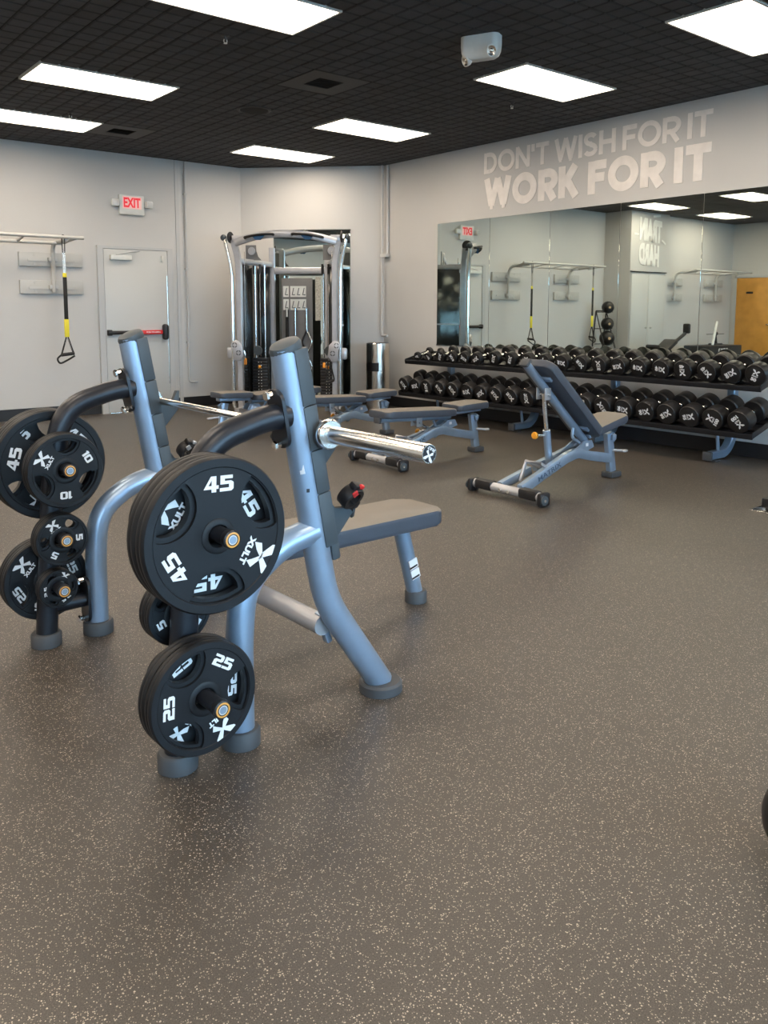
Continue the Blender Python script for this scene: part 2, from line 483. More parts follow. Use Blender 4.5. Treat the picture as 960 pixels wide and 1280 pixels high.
for (i, j) in lights:
    n = posname.get((i, j), 'unseen ceiling panel light, added to light the near half of the gym')
    t = thing('ceiling_light', 'bright ' + n if len(n.split()) < 15 else n, 'ceiling light', (GX+i*PX, GY+j*PYY, CZ), 0, 'ceiling panel lights')
    link('frame', frm, t); link('diffuser', df, t)
# ceiling vents
for k, (i, j) in enumerate(vents):
    t = thing('ceiling_vent', ['square dark ceiling air vent above the front bench, with a black square opening', 'square dark ceiling vent beside the left-edge panel light'][k], 'vent', (GX+i*PX+PX/2, GY+j*PYY+PYY/2, CZ), 0, 'ceiling vents')
    b = B(); s_ = .295; q = .13
    for a in range(4):
        M = RZ(a*PI/2)
        b.prism([(-s_, -s_), (s_, -s_), (q, -q), (-q, -q)], .006, M @ TR(0, 0, 0))
    b.obj('face_plate', 'ceilfit', t)
    B().box((0, 0, .018), (.26, .26, .01)).obj('opening', 'ceilgap', t)
    lv = B()
    for q in range(5): lv.box((0, -.1+q*.05, .010), (.25, .02, .003), Matrix.Rotation(.5, 3, 'X'))
    lv.obj('louvre', 'ceilgap', t)
t = thing('ceiling_speaker', 'round dark speaker grille in the ceiling between the left lights and the vent', 'speaker', (4.36, 7.43, CZ))
B().lathe([(.17, .002), (.17, -.008), (.15, -.014), (.14, -.008)], None, 32).obj('rim', 'ceilfit', t)
B().lathe([(.141, .001), (.14, -.006), (0, -.011)], None, 32).obj('grille', 'ceilgap', t)
for p, l in (((3.05, 5.59), 'small white sprinkler head on the ceiling left of the square vent'), ((6.126, 5.594), 'small sprinkler head on the ceiling below the light beside the emergency lamp'), ((2.986, 8.74), 'small sprinkler head on the ceiling beside the left-edge panel light')):
    t = thing('sprinkler', l, 'sprinkler', (*p, CZ), 0, 'ceiling sprinklers')
    B().lathe([(.03, .002), (.03, -.004), (.012, -.008), (.010, -.03), (0, -.03)], None, 16).obj('body', 'ceilfit', t)
    b = B(); b.tube([(-.011, 0, -.028), (-.014, 0, -.045), (0, 0, -.055), (.014, 0, -.045), (.011, 0, -.028)], .003, 6); b.cyl((0, 0, -.055), (0, 0, -.058), .014, n=12)
    b.obj('deflector', 'offwhite', t)
# emergency twin lamp on the ceiling
t = thing('emergency_light', 'white twin-head emergency lamp hanging from the black ceiling', 'emergency light', (4.50, 4.42, CZ), math.radians(-66))
t.scale = (.86, .95, 1.0)
b = B(); prof = rrect(.34, .15, .05, 6); rings = []
for (z, sx, sy) in ((-.006, 1, 1), (-.075, 1.0, 1.0), (-.115, .97, .96), (-.145, .88, .88), (-.162, .70, .72), (-.168, .45, .5)):
    rings.append([b.bm.verts.new((x*sx, y*sy, z-.0*x)) for x, y in prof])
for a, c in zip(rings[:-1], rings[1:]):
    for k in range(len(prof)): b.bm.faces.new((a[k], a[(k+1) % len(a)], c[(k+1) % len(a)], c[k]))
b.bm.faces.new(rings[-1]); b.bm.faces.new(rings[0][::-1])
b.obj('housing', 'offwhite', t)
for sx, my, mz in ((-1, -.03, -.165), (1, -.085, -.135)):
    b = B(); M = TR(sx*.125, my, mz) @ RZ(sx*.55) @ RX(math.radians(112))
    b.lathe([(0, -.045), (.030, -.045), (.040, -.030), (.043, 0), (.043, .010), (.037, .012), (.034, .004), (0, -.006)], M, 24)
    hd = b.obj('lamp_head', 'offwhite', t)
    B().m('brushed').lathe([(.036, .008), (.020, .002), (.012, .010), (0, .012)], M, 20).obj('lens', None, hd)

# ------------------------------------------------------------------ mirror on the right wall
mirs = [8.003, 7.07, 6.14, 5.215, 4.287, 3.36, 2.43, 1.5]
mo = thing('wall_mirror', 'long frameless wall mirror above the dumbbell racks', 'mirror', (XR, 5, .9))
for a, b2 in zip(mirs[:-1], mirs[1:]):
    B().m('mirror').box((-.004, (a+b2)/2-5, .78), (.006, a-b2-.005, 1.555), bev=.0012, seg=1).obj('mirror_panel', None, mo)
B().m('chrome').box((-.007, (8.003+1.5)/2-5, -.003), (.012, 6.5, .012)).obj('bottom_channel', None, mo)
# slogan on the wall above it
def stroke(b, pts, w, M, d=.003, closed=False):
    P = [Vector((p[0], p[1])) for p in pts]; n = len(P); L_, R_ = [], []
    for i in range(n):
        if closed: a, c = P[(i-1) % n], P[(i+1) % n]
        else: a, c = P[max(i-1, 0)], P[min(i+1, n-1)]
        d1 = (P[i]-a).normalized() if (P[i]-a).length > 1e-9 else (c-P[i]).normalized()
        d2 = (c-P[i]).normalized() if (c-P[i]).length > 1e-9 else d1
        t_ = (d1+d2).normalized(); nn = Vector((-t_.y, t_.x)); k = w/2/max(.5, nn.dot(Vector((-d1.y, d1.x))))
        L_.append(P[i]+nn*k); R_.append(P[i]-nn*k)
    m_ = n if closed else n-1
    v = [[[b.bm.verts.new(M @ Vector((q.x, q.y, z))) for q in S] for S in (L_, R_)] for z in (0, d)]
    for i in range(m_):
        k = (i+1) % n
        b.bm.faces.new((v[1][0][i], v[1][0][k], v[1][1][k], v[1][1][i])); b.bm.faces.new((v[0][0][i], v[0][1][i], v[0][1][k], v[0][0][k]))
        b.bm.faces.new((v[0][0][i], v[0][0][k], v[1][0][k], v[1][0][i])); b.bm.faces.new((v[0][1][k], v[0][1][i], v[1][1][i], v[1][1][k]))
    if not closed:
        for i in (0, n-1): b.bm.faces.new((v[0][0][i], v[1][0][i], v[1][1][i], v[0][1][i]))
def arc(cx, cy, rx, ry, a0, a1, n=18):
    return [(cx+rx*math.cos(math.radians(a0+(a1-a0)*k/n)), cy+ry*math.sin(math.radians(a0+(a1-a0)*k/n))) for k in range(n+1)]
def glyph(ch, w):
    """strokes (points, closed) and advance width in a cell of cap height 1"""
    h_ = w/2
    if ch == 'I': return [([(h_, 0), (h_, 1)], 0)], w
    if ch == "'": return [([(h_*.8, 1), (h_*.8, .66)], 0)], w*.9
    if ch == 'T': return [([(0, 1-h_*.92), (.74, 1-h_*.92)], 0), ([(.37, 0), (.37, 1-h_)], 0)], .74
    if ch == 'H': return [([(h_, 0), (h_, 1)], 0), ([(.82-h_, 0), (.82-h_, 1)], 0), ([(w*.9, .5), (.82-w*.9, .5)], 0)], .82
    if ch == 'F': return [([(h_, 0), (h_, 1)], 0), ([(w*.9, 1-h_*.92), (.66, 1-h_*.92)], 0), ([(w*.9, .50), (.60, .50)], 0)], .66
    if ch == 'N': return [([(h_, 0), (h_, 1)], 0), ([(.86-h_, 0), (.86-h_, 1)], 0), ([(h_*.9, 1-h_*.3), (.86-h_*.9, h_*.3)], 0)], .86
    if ch == 'O': return [(arc(.5, .5, .52-h_, .52-h_, 0, 360, 36)[:-1], 1)], 1.0
    if ch == 'D': return [([(h_, 0), (h_, 1)], 0), ([(w*.9, h_*.95), (.36, h_*.95)]+arc(.36, .5, .48-h_, .5-h_*.95, -90, 90)+[(w*.9, 1-h_*.95)], 0)], .84
    if ch == 'W': return [([(h_*.8, 1), (.33, h_*.5)], 0), ([(.33, h_*.5), (.60, 1-h_*.2)], 0), ([(.60, 1-h_*.2), (.87, h_*.5)], 0), ([(.87, h_*.5), (1.20-h_*.8, 1)], 0), ([(.26, h_*.5), (.40, h_*.5)], 0) , ([(.80, h_*.5), (.94, h_*.5)], 0)], 1.20
    if ch == 'K': return [([(h_, 0), (h_, 1)], 0), ([(w*.8, .40), (.78-h_, .99)], 0), ([(.34, .55), (.82-h_, .01)], 0)], .80
    if ch == 'R': return [([(h_, 0), (h_, 1)], 0), ([(w*.9, .40+h_*.2), (.40, .40+h_*.2)]+arc(.40, (1.4-h_*.72)/2, .34-h_*.55, (.60-h_*1.12)/2, -90, 90)+[(w*.9, 1-h_*.92)], 0), ([(.38, .42), (.74-h_*.7, .0)], 0)], .74
    if ch == 'S': return [(arc(.34, .735, .34-h_, .265-h_*.9, 25, 180)+arc(.34, .735, .34-h_, .235-h_*.3, 180, 270, 8)[1:]+arc(.34, .27, .36-h_, .235-h_*.3, 90, 0, 8)[1:]+arc(.34, .27, .36-h_, .27-h_*.9, 0, -155), 0)], .70
    return [], .30
def slogan(txt, y0, y1, z0, z1, w, label):
    t = thing('wall_lettering', label, 'lettering', (XR-.0035, (y0+y1)/2, (z0+z1)/2), 0, 'slogan on the wall')
    x = 0; lay = []
    for ch in txt:
        st, adv = glyph(ch, w)
        if st: lay.append((x, st)); x += adv+.075
        else: x += .24
    tot = x-.075; sx, sy = (y0-y1)/tot, (z1-z0)
    for x, st in lay:
        M = Matrix(((0, 0, -1, 0), (-sx, 0, 0, (tot/2-x)*sx), (0, sy, 0, -sy/2), (0, 0, 0, 1)))
        b = B()
        for q, (pts, cl_) in enumerate(st): stroke(b, pts, w, M, .003+.00015*q, bool(cl_))
        b.obj('letter', 'letter', t)
slogan("DON'T WISH FOR IT", 7.185, 4.235, 2.985, 3.228, .20, "pale wall lettering reading DON'T WISH FOR IT, upper thinner line")
slogan("WORK FOR IT", 7.17, 4.235, 2.582, 2.925, .27, "pale wall lettering reading WORK FOR IT, lower bolder line")

# ------------------------------------------------------------------ exit door and fittings on the left wall
dx0, dx1, dz = 3.945, 4.815, 2.125
d = B(); d.box((3.905, YB-.02, 1.08), (.075, .06, 2.16)); d.box((4.85, YB-.02, 1.08), (.075, .06, 2.16)); d.box((4.3775, YB-.021, 2.143), (.87, .058, .034))
struct(d.obj('trim_1', 'trimgrey'), 'grey frame around the exit door')
door = struct(B().box(((dx0+dx1)/2, YB-.022, 1.066), (dx1-dx0-.008, .04, 2.112), bev=.003).obj('door_1', 'doorgrey'), 'grey flush exit door with a red and black push bar')
d = B(); d.m('blackplastic').cyl((3.965, YB-.085, 1.05), (4.37, YB-.085, 1.05), .024, n=16); d.box((3.985, YB-.06, 1.05), (.05, .09, .075), bev=.008)
d.m('red').box((4.53, YB-.085, 1.05), (.33, .05, .055), bev=.01)
pb = d.obj('push_bar', None, door)
B().m('blackplastic').box((4.745, YB-.075, 1.05), (.075, .085, .21), bev=.03, seg=3).obj('latch_case', None, door)
B().m('white').add(textmesh('PUSH TO OPEN', .028, .0006, .0004), TR(4.56, YB-.1108, 1.05) @ RX(PI/2)).obj('lettering', None, pb)
d = B(); d.m('offwhite').box((4.16, YB-.075, 2.015), (.28, .06, .06), bev=.006); d.m('trimgrey').tube([(4.10, YB-.08, 2.05), (4.3, YB-.1, 2.09), (4.42, YB-.06, 2.11)], .009, 8)
d.obj('door_closer', None, door)
B().m('offwhite').box((4.735, YB-.05, 2.02), (.03, .02, .08), bev=.003).obj('alarm_contact', None, door)
B().m('brushed').cyl((4.80, YB-.045, .35), (4.80, YB-.045, 1.8), .006, n=8).obj('vertical_rod', None, door)
struct(B().m('chrome').box((4.38, YB-.06, .008), (.87, .12, .016), bev=.003).obj('trim_2', None), 'metal threshold under the exit door')
# exit sign
t = thing('exit_sign', 'white EXIT sign with red letters and two lamp heads above the door', 'sign', (4.345, YB-.001, 2.695))
b = B(); b.box((0, -.025, 0), (.335, .048, .25), bev=.008)
b.obj('housing', 'offwhite', t)
B().m('exitglow').box((0, -.0505, .028), (.25, .003, .155)).obj('face', None, t)
tm = textmesh('EXIT', .17, .006, .0015, .62)
B().add(tm, TR(0, -.0535, .028) @ RX(PI/2) @ Matrix.Diagonal((.225/tm['w'], .125/tm['h'], 1, 1))).obj('lettering', 'exitred', t)
for s_ in (-1, 1):
    b = B(); b.box((s_*.225, -.055, .015), (.095, .07, .09), Matrix.Rotation(s_*.25, 3, 'Z'), .012); b.cyl((s_*.16, -.03, 0), (s_*.2, -.04, 0), .012, n=10)
    hd = b.obj('lamp_head', 'offwhite', t)
    B().box((s_*.232, -.092, .015), (.07, .006, .065), Matrix.Rotation(s_*.25, 3, 'Z'), .003).obj('lens', 'lens', hd)
# conduits
t = thing('wall_pipe', 'painted conduit running down the wall beside the exit door', 'pipe', (5.1, YB, 0))
b = B(); b.tube(fillet([(0, -.03, CZ-.01), (0, -.03, .35), (.12, -.03, .35)], .03, 4), .014, 10); b.obj('tube', 'trimgrey', t)
b = B();
for z in (2.9, 1.9, .9): b.box((0, -.022, z), (.05, .04, .02))
b.obj('clamp', 'trimgrey', t)
struct(B().m('trimgrey').box((4.99, YB-.006, CZ/2), (.05, .012, CZ-.01)).obj('trim_3', None), 'vertical joint strip on the door wall')
t = thing('wall_pipe', 'pair of painted pipes in the corner left of the mirror', 'pipe', (XR, 9.06, 0))
b = B(); b.tube(fillet([(-.06, .02, CZ-.01), (-.06, .02, .99), (-.06, -.10, .99)], .03, 4), .019, 12); b.tube([(-.025, -.055, CZ-.01), (-.025, -.055, 2.08), ], .02, 12)
b.obj('tube', 'wall', t)
B().box((-.05, -.03, 2.1), (.07, .14, .05), bev=.01).obj('coupling', 'wall', t)
t = None

# ------------------------------------------------------------------ suspension training rigs
def rig(label, M, xs, x0, x1):
    t = thing('training_rig', label, 'wall rig', M=M, group='wall mounted pull up rigs')
    for x in xs:
        for z in (1.955, 1.62):
            b = B(); b.box((x, -.023, z), (.76, .04, .165), bev=.004); b.box((x, -.046, z-.01), (.56, .012, .03)); b.cyl((x-.2, -.038, z+.055), (x-.2, -.048, z+.055), .018, n=10); b.cyl((x-.2, -.038, z-.055), (x-.2, -.048, z-.055), .018, n=10)
            bp = b.obj('bracket', 'bracket', t)
            B().box((x, -.075, z), (.10, .06, .05), bev=.004).obj('clamp', 'trimgrey', bp)
        B().tube(fillet([(x, -.09, 1.56), (x, -.09, 2.15), (x, -.60, 2.165)], .16, 8), .026, 14).obj('upright', 'bracket', t)
    for y, z, xa, xb in ((-.62, 2.19, x0, x1), (-.30, 2.14, min(xs)-.05, max(xs)+.05)):
        B().tube([(xa, y, z), (xb, y, z)], .021, 12).obj('bar', 'bracket', t)
    for xa, xb in ((x0, min(xs)-.05), (x1, max(xs)+.05)):
        B().tube([(xa+(.06 if xa < xb else -.06), -.62, 2.19), (xb, -.30, 2.14)], .014, 8).obj('end_brace', 'bracket', t)
    n = 5
    for k in range(n):
        x = x0+.12+(x1-x0-.24)*k/(n-1)
        B().tube([(x, -.62, 2.19), (x, -.30, 2.14)], .012, 8).obj('rung', 'bracket', t)
    return t
rig('wall rig beside the exit door, two painted bars on bracket arms', TR(0, YB, 0), (3.30, 1.54), 1.10, 3.50)
rig('wall rig seen only in the mirror beside the wooden door', TR(0, 10.1, 0), (-1.45, -3.15), -3.72, -1.35)
def strap(x, y, zt, zb, label, two=False, rz=0.):
    t = thing('suspension_strap', label, 'strap', (x, y, zt), rz, 'suspension straps')
    L_ = zt-zb
    b = B(); b.tube([(-.018, 0, .035), (0, 0, .045), (.018, 0, .035), (.012, 0, -.16), (-.012, 0, -.16), (-.018, 0, .035)], .006, 6); b.obj('anchor_loop', 'strap', t)
    for s_ in ((-1, 1) if two else (0,)):
        o = s_*.022
        b = B(); b.box((o, .0, -.30), (.032 if not two else .02, .006, .32)); b.obj('webbing', 'brushed' if not two else 'strap', t)
        B().box((o, 0, -.42), (.045 if not two else .03, .014, .05), bev=.003).obj('tab', 'yellow', t)
        B().box((o, 0, -.44-(L_-.9)*.5-.03), (.045 if not two else .03, .012, (L_-.9)+.06), bev=.002).obj('adjuster_webbing', 'strap', t)
        zc = -.44-(L_-.9)-.13
        B().box((o, 0, zc), (.055 if not two else .034, .016, .21), bev=.004).obj('yellow_sleeve', 'yellow', t)
    zc -= .10
    for s_ in ((-1, 1) if two else (0,)):
        o = s_*.035
        ht = B(); ht.tube([(o-.075, 0, -L_+.02), (o-.01, 0, zc), (o+.01, 0, zc), (o+.075, 0, -L_+.02)], .007, 6)
        ht.tube([(o-.065, 0.004, -L_+.02), (o, .004, zc-.01), (o+.065, .004, -L_+.02)], .004, 6)
        hd = ht.obj('handle_cord', 'strap', t)
        B().cyl((o-.075, 0, -L_+.015), (o+.075, 0, -L_+.03), .02, n=12).obj('grip', 'blackplastic', t)
        B().tube(smooth([(o-.075, 0, -L_+.015), (o-.12, 0, -L_-.03), (o-.09, 0, -L_-.08), (o-.01, 0, -L_-.05), (o+.08, 0, -L_+.0)], 5), .011, 8).obj('foot_cradle', 'strap', t)
strap(3.262, YB-.62, 2.17, .80, 'black suspension strap with yellow sleeves hanging beside the exit door')
strap(2.9, YB-.62, 2.17, .80, 'second suspension strap with yellow sleeves, just outside the left edge') if False else None
strap(1.48, YB-.62, 2.17, .80, 'suspension strap seen only in the mirror beside the ball rack')

# ------------------------------------------------------------------ mirrored far end: closet, ball rack, wooden door, box
cl = struct(B().m('trimgrey').box((-.325, 9.945, 1.06), (1.23, .03, 2.12)).obj('trim_4', None), 'flush grey closet frame')
for k, x in enumerate((-.63, -.02)):
    dd = struct(B().box((x, 9.93, 1.045), (.595, .03, 2.07), bev=.002).obj('door_%d' % (k+2), 'doorgrey'), 'flush grey closet door')
    B().m('chrome').cyl((x+(.22 if k == 0 else -.22), 9.915, .98), (x+(.22 if k == 0 else -.22), 9.88, .98), .015, n=10).obj('door_handle', None, dd)
struct(B().m('blackmetal').box((-.325, 9.925, 2.125), (1.24, .05, .02)).obj('trim_5', None))
tl = thing('wall_lettering', 'brushed white TRAIN HARD lettering, seen reversed in the mirror', 'lettering', (-.36, 9.945, 2.78))
for txt, x, z, w_, h_, n in (('TRAIN', .0, .20, .80, .46, 0), ('HARD', .02, -.30, .74, .44, 0)):
    tm = textmesh(txt, .3, .020, .002, 1, shear=.15)
    B().add(tm, TR(x, -.004, z) @ RX(PI/2) @ RZ(.06) @ Matrix.Diagonal((w_/tm['w'], h_/tm['h'], 1, 1))).obj('lettering', 'brushwhite', tl)
b = B(); b.box((-.22, -.001, .50), (.26, .003, .045), Matrix.Rotation(.12, 3, 'Y')); b.box((-.50, -.001, -.02), (.16, .003, .035), Matrix.Rotation(-.5, 3, 'Y')); b.box((.48, -.001, .10), (.15, .003, .04))
b.obj('brush_stroke', 'brushwhite', tl)
# wooden door on the far wall
dw = struct(B().m('wood').box((XL+.03, 9.45, 1.045), (.045, .98, 2.09), bev=.003).obj('door_4', None), 'honey coloured wooden door seen in the mirror')
B().m('blackmetal').box((XL+.056, 9.62, 1.75), (.006, .16, .05)).obj('name_plate', None, dw)
B().m('chrome').tube([(XL+.05, 9.05, 1.02), (XL+.10, 9.05, 1.02), (XL+.10, 9.18, 1.02)], .012, 10).obj('door_handle', None, dw)
d = B(); d.box((XL+.03, 9.965, 1.07), (.06, .045, 2.14)); d.box((XL+.03, 8.935, 1.07), (.06, .045, 2.14)); d.box((XL+.03, 9.45, 2.118), (.06, 1.075, .045)); struct(d.obj('trim_6', 'trimgrey'))
# ball rack with balls
t = thing('ball_rack', 'black A-frame rack holding exercise balls, seen in the mirror', 'ball rack', (.72, 10.15, 0))
b = B()
for s_ in (-1, 1):
    b.tube([(s_*.17, .28, .0), (s_*.17, .16, 1.33)], .014, 8)
    b.tube([(s_*.17, -.26, .0), (s_*.17, .16, 1.33)], .012, 8)
b.tube([(-.17, .16, 1.33), (.17, .16, 1.33)], .012, 8); b.tube([(-.17, .28, .02), (.17, .28, .02)], .012, 8)
b.obj('frame', 'blackmetal', t)
balls = [(1.40, .125, 'smallest black medicine ball at the top of the ball rack in the mirror'), (1.07, .130, 'middle black medicine ball in the ball rack in the mirror'), (.78, .155, 'big black medicine ball low in the ball rack in the mirror'), (.42, .155, 'lowest black medicine ball in the rack, hidden by dumbbells in the mirror')]
for z, r, l in balls:
    b = B(); b.lathe([(r*.72, 0), (r*.72+.012, 0), (r*.72+.012, .012), (r*.72, .012)], TR(0, .0, z-r*.78), 20, closed=True); b.tube([(-.17, .17, z-r*.76), (0, r*.7, z-r*.76), (.17, .17, z-r*.76)], .009, 8); b.obj('ring_shelf', 'blackmetal', t)
for z, r, l in balls:
    tb = thing('medicine_ball', l, 'ball', (.72, 10.15, z), 0, 'medicine balls in the rack')
    b = B(); b.sphere((0, 0, 0), r*.985, u=28, v=18); b.obj('ball', 'headrub', tb)
    M = RZ(-.9) @ RX(PI/2+.25) @ TR(0, 0, 0)
    B().m('tan').lathe([(0, r+.0005), (r*.18, r*.984+.0005)], RZ(math.radians(35)) @ RX(PI/2), 16).obj('badge', None, tb)
# plyo box with landmine
t = thing('plyo_box', 'black padded jump box with white print, seen in the mirror', 'box', (-1.95, 9.35, 0), .05)
B().m('blackplastic').box((0, 0, .30), (1.25, .6, .60), bev=.02).obj('body', None, t)
B().m('white').add(textmesh('BOX 2', .12, .004, .001), TR(.1, -.3015, .50) @ RX(PI/2)).obj('lettering', None, t)
t = thing('barbell_stand', 'black stand with a white bar, standing on the jump box in the mirror', 'stand', (-1.95, 9.35, .6))
B().m('offwhite').cyl((.02, 0, .0), (-.22, .05, .50), .028, n=12).obj('white_bar', None, t)
b = B(); b.box((-.28, .1, .015), (.3, .16, .03)); b.cyl((-.30, .1, .02), (-.26, .1, .2), .03, n=12); b.sphere((-.27, .1, .24), .05); b.cyl((-.62, .1, .23), (.1, .1, .23), .007, n=8)
b.obj('clamp', 'blackmetal', t)
# black back extension machine
t = thing('ab_bench', 'black exercise bench with a raised roller arm, seen in the mirror', 'bench', (.25, 9.1, 0), PI)
b = B(); b.tube([(-.5, 0, .05), (.1, 0, .62), (.66, 0, .88)], .035, 10); b.tube([(.6, -.25, .03), (.6, .25, .03)], .03, 8); b.tube([(-.5, -.25, .03), (-.5, .25, .03)], .03, 8); b.tube([(.6, 0, .04), (.1, 0, .60)], .03, 8)
b.obj('frame', 'blackmetal', t)
B().box((.72, 0, .98), (.09, .14, .20), bev=.03).obj('roller_pad', 'blackplastic', t)
B().box((-.0, 0, .65), (.42, .3, .09), Matrix.Rotation(-.5, 3, 'Y'), .03).obj('pad', 'blackplastic', t)
B().box((-.32, 0, .56), (.42, .28, .07), Matrix.Rotation(.55, 3, 'Y'), .03).obj('seat', 'blackplastic', t)

# ------------------------------------------------------------------ emblem used on plates and dumbbells
def digits(txt):
    """blocky wide numerals: outlines in a 6 x 7 cell, returns loops and width"""
    G = {
     '4': (6.2, [[(0, 1.4), (3.0, 7), (5.2, 7), (5.2, 2.9), (6.2, 2.9), (6.2, 1.4), (5.2, 1.4), (5.2, 0), (3.3, 0), (3.3, 1.4)], [(1.9, 2.9), (3.3, 2.9), (3.3, 5.4)]]),
     '5': (5.8, [[(0, 0), (4.8, 0), (5.8, .9), (5.8, 3.7), (4.8, 4.5), (2.0, 4.5), (2.0, 5.5), (5.4, 5.5), (5.4, 7), (.2, 7), (.2, 3.1), (3.9, 3.1), (3.9, 1.5), (0, 1.5)]]),
     '2': (5.8, [[(0, 0), (5.8, 0), (5.8, 1.5), (2.0, 1.5), (2.0, 2.7), (4.9, 2.7), (5.8, 3.5), (5.8, 6.2), (4.8, 7), (0, 7), (0, 5.5), (3.9, 5.5), (3.9, 4.2), (1, 4.2), (0, 3.4)]]),
     '1': (2.8, [[(.9, 0), (2.8, 0), (2.8, 7), (1.2, 7), (0, 6.0), (0, 4.9), (.9, 5.3)]]),
     '0': (6.0, [[(1, 0), (5, 0), (6, .9), (6, 6.1), (5, 7), (1, 7), (0, 6.1), (0, .9)], [(1.9, 1.5), (1.9, 5.5), (4.1, 5.5), (4.1, 1.5)]]),
     '.': (1.8, [[(0, 0), (1.8, 0), (1.8, 1.7), (0, 1.7)]])}
    x = 0; loops = []
    for ch in txt:
        w_, ls = G[ch]
        for l in ls: loops.append([(a+x, c) for a, c in l])
        x += w_+.6
    return loops, x-.6
def digmesh(txt, hgt, ext):
    lp, w_ = digits(txt); k = hgt/7
    me = fill2d([[((a-w_/2)*k*1.15, (c-3.5)*k) for a, c in l] for l in lp], 0, ext); return me
def emblem(b, M, s, ext):
    """X mark of four flared arms with the word under it; s = overall height"""
    arms = [[(-.03, .10), (.08, .02), (.46, .34), (.52, .52), (.24, .50)], [(.03, .10), (-.08, .02), (-.50, .30), (-.58, .50), (-.22, .46)],
            [(-.05, .08), (.06, .10), (.44, -.14), (.30, -.38), (.18, -.20)], [(.05, .08), (-.06, .10), (-.40, -.12), (-.34, -.38), (-.14, -.20)]]
    for a in arms: b.prism([(x*s, (y+.08)*s) for x, y in a], ext, M)
    tm = textmesh('XULT', .30*s, .014*s, ext/2, 1.18)
    b.add(tm, M @ TR(0, -.43*s, ext/2))
# ------------------------------------------------------------------ plates
def plate_parts(R, T, txt, prof_hub=.034):
    """local: axis Z, back at 0, lettered face at T"""
    n = 64
    b = B()
    # outer rim (lathe ring)
    b.lathe([(R*.84, T*.12), (R*.87, 0), (R*.975, 0), (R, T*.15), (R, T*.42), (R*.985, T*.5), (R, T*.58), (R, T*.85), (R*.975, T), (R*.875, T), (R*.86, T*.93), (R*.85, T*.80)], None, n, closed=True)
    hub = prof_hub
    def bite(phi, c, rb, rmax, nn=22):
        out = []
        for k in range(nn):
            a = 2*PI*k/nn; x = c+rb*math.cos(a); y = rb*math.sin(a); rr = math.hypot(x, y)
            if rr > rmax: x *= rmax/rr; y *= rmax/rr
            X = x*math.cos(phi)-y*math.sin(phi); Y = x*math.sin(phi)+y*math.cos(phi); out.append((X*R, Y*R))
        return out
    ph = [math.radians(a) for a in (30.3, 150.2, 270.4)]
    small = R < .12
    cB, rB = (.80, .40) if not small else (.72, .30)
    cW, rW = (.80, .335) if not small else (.68, .19)
    base = fill2d([circ(R*.86, n)]+[bite(a, cW, rW, .80) for a in ph]+[circ(hub*.88, 24)], T*.2, T*.72, .0015)
    b.add(base)
    top = fill2d([circ(R*.862, n)]+[bite(a, cB, rB, .855, 28) for a in ph]+[circ(hub*1.0, 24)], T*.6, T*.95, .0015)
    b.add(top)
    b.lathe([(hub*.90, T*.1), (hub*1.5, T*.1), (hub*1.5, T*.99), (hub*1.35, T*1.05), (hub*1.0, T*1.05), (hub*.90, T*.98)], None, 32, closed=True)
    body = b.mesh('disc')
    e = .0012; l = B(); hh = R*(.20 if not small else .26); rad = R*(.66 if not small else .64)
    z = T*.95
    l.add(digmesh(txt, hh if len(txt) < 3 else hh*.8, e), TR(0, rad, z)); num = l.mesh('number', 'white')
    l = B(); emblem(l, RZ(math.radians(330-90)) @ TR(0, rad*(1.0), z), R*.40 if not small else R*.46, e)
    return body, num, l.mesh('emblem', 'white')
for k in ('plate',): pass
def mkplate(R, T, txt):
    r = plate_parts(R, T, txt)
    r[0].materials.clear(); r[0].materials.append(MT['plate'])
    return r
PL = {'45': (.225, .052), '25': (.168, .041), '10': (.148, .036), '5': (.103, .034), '2.5': (.077, .026)}
PM = {k: mkplate(v[0], v[1], k) for k, v in PL.items()}
PLATEN = {}
def place_plate(kind, M, rot, label, grp):
    t = thing('weight_plate', label, 'weight plate', M=M @ RZ(math.radians(rot)), group=grp)
    body, num, emb = PM[kind]
    link('disc', body, t); link('number', num, t); link('number', num, t, RZ(math.radians(120))); link('emblem', emb, t); return t

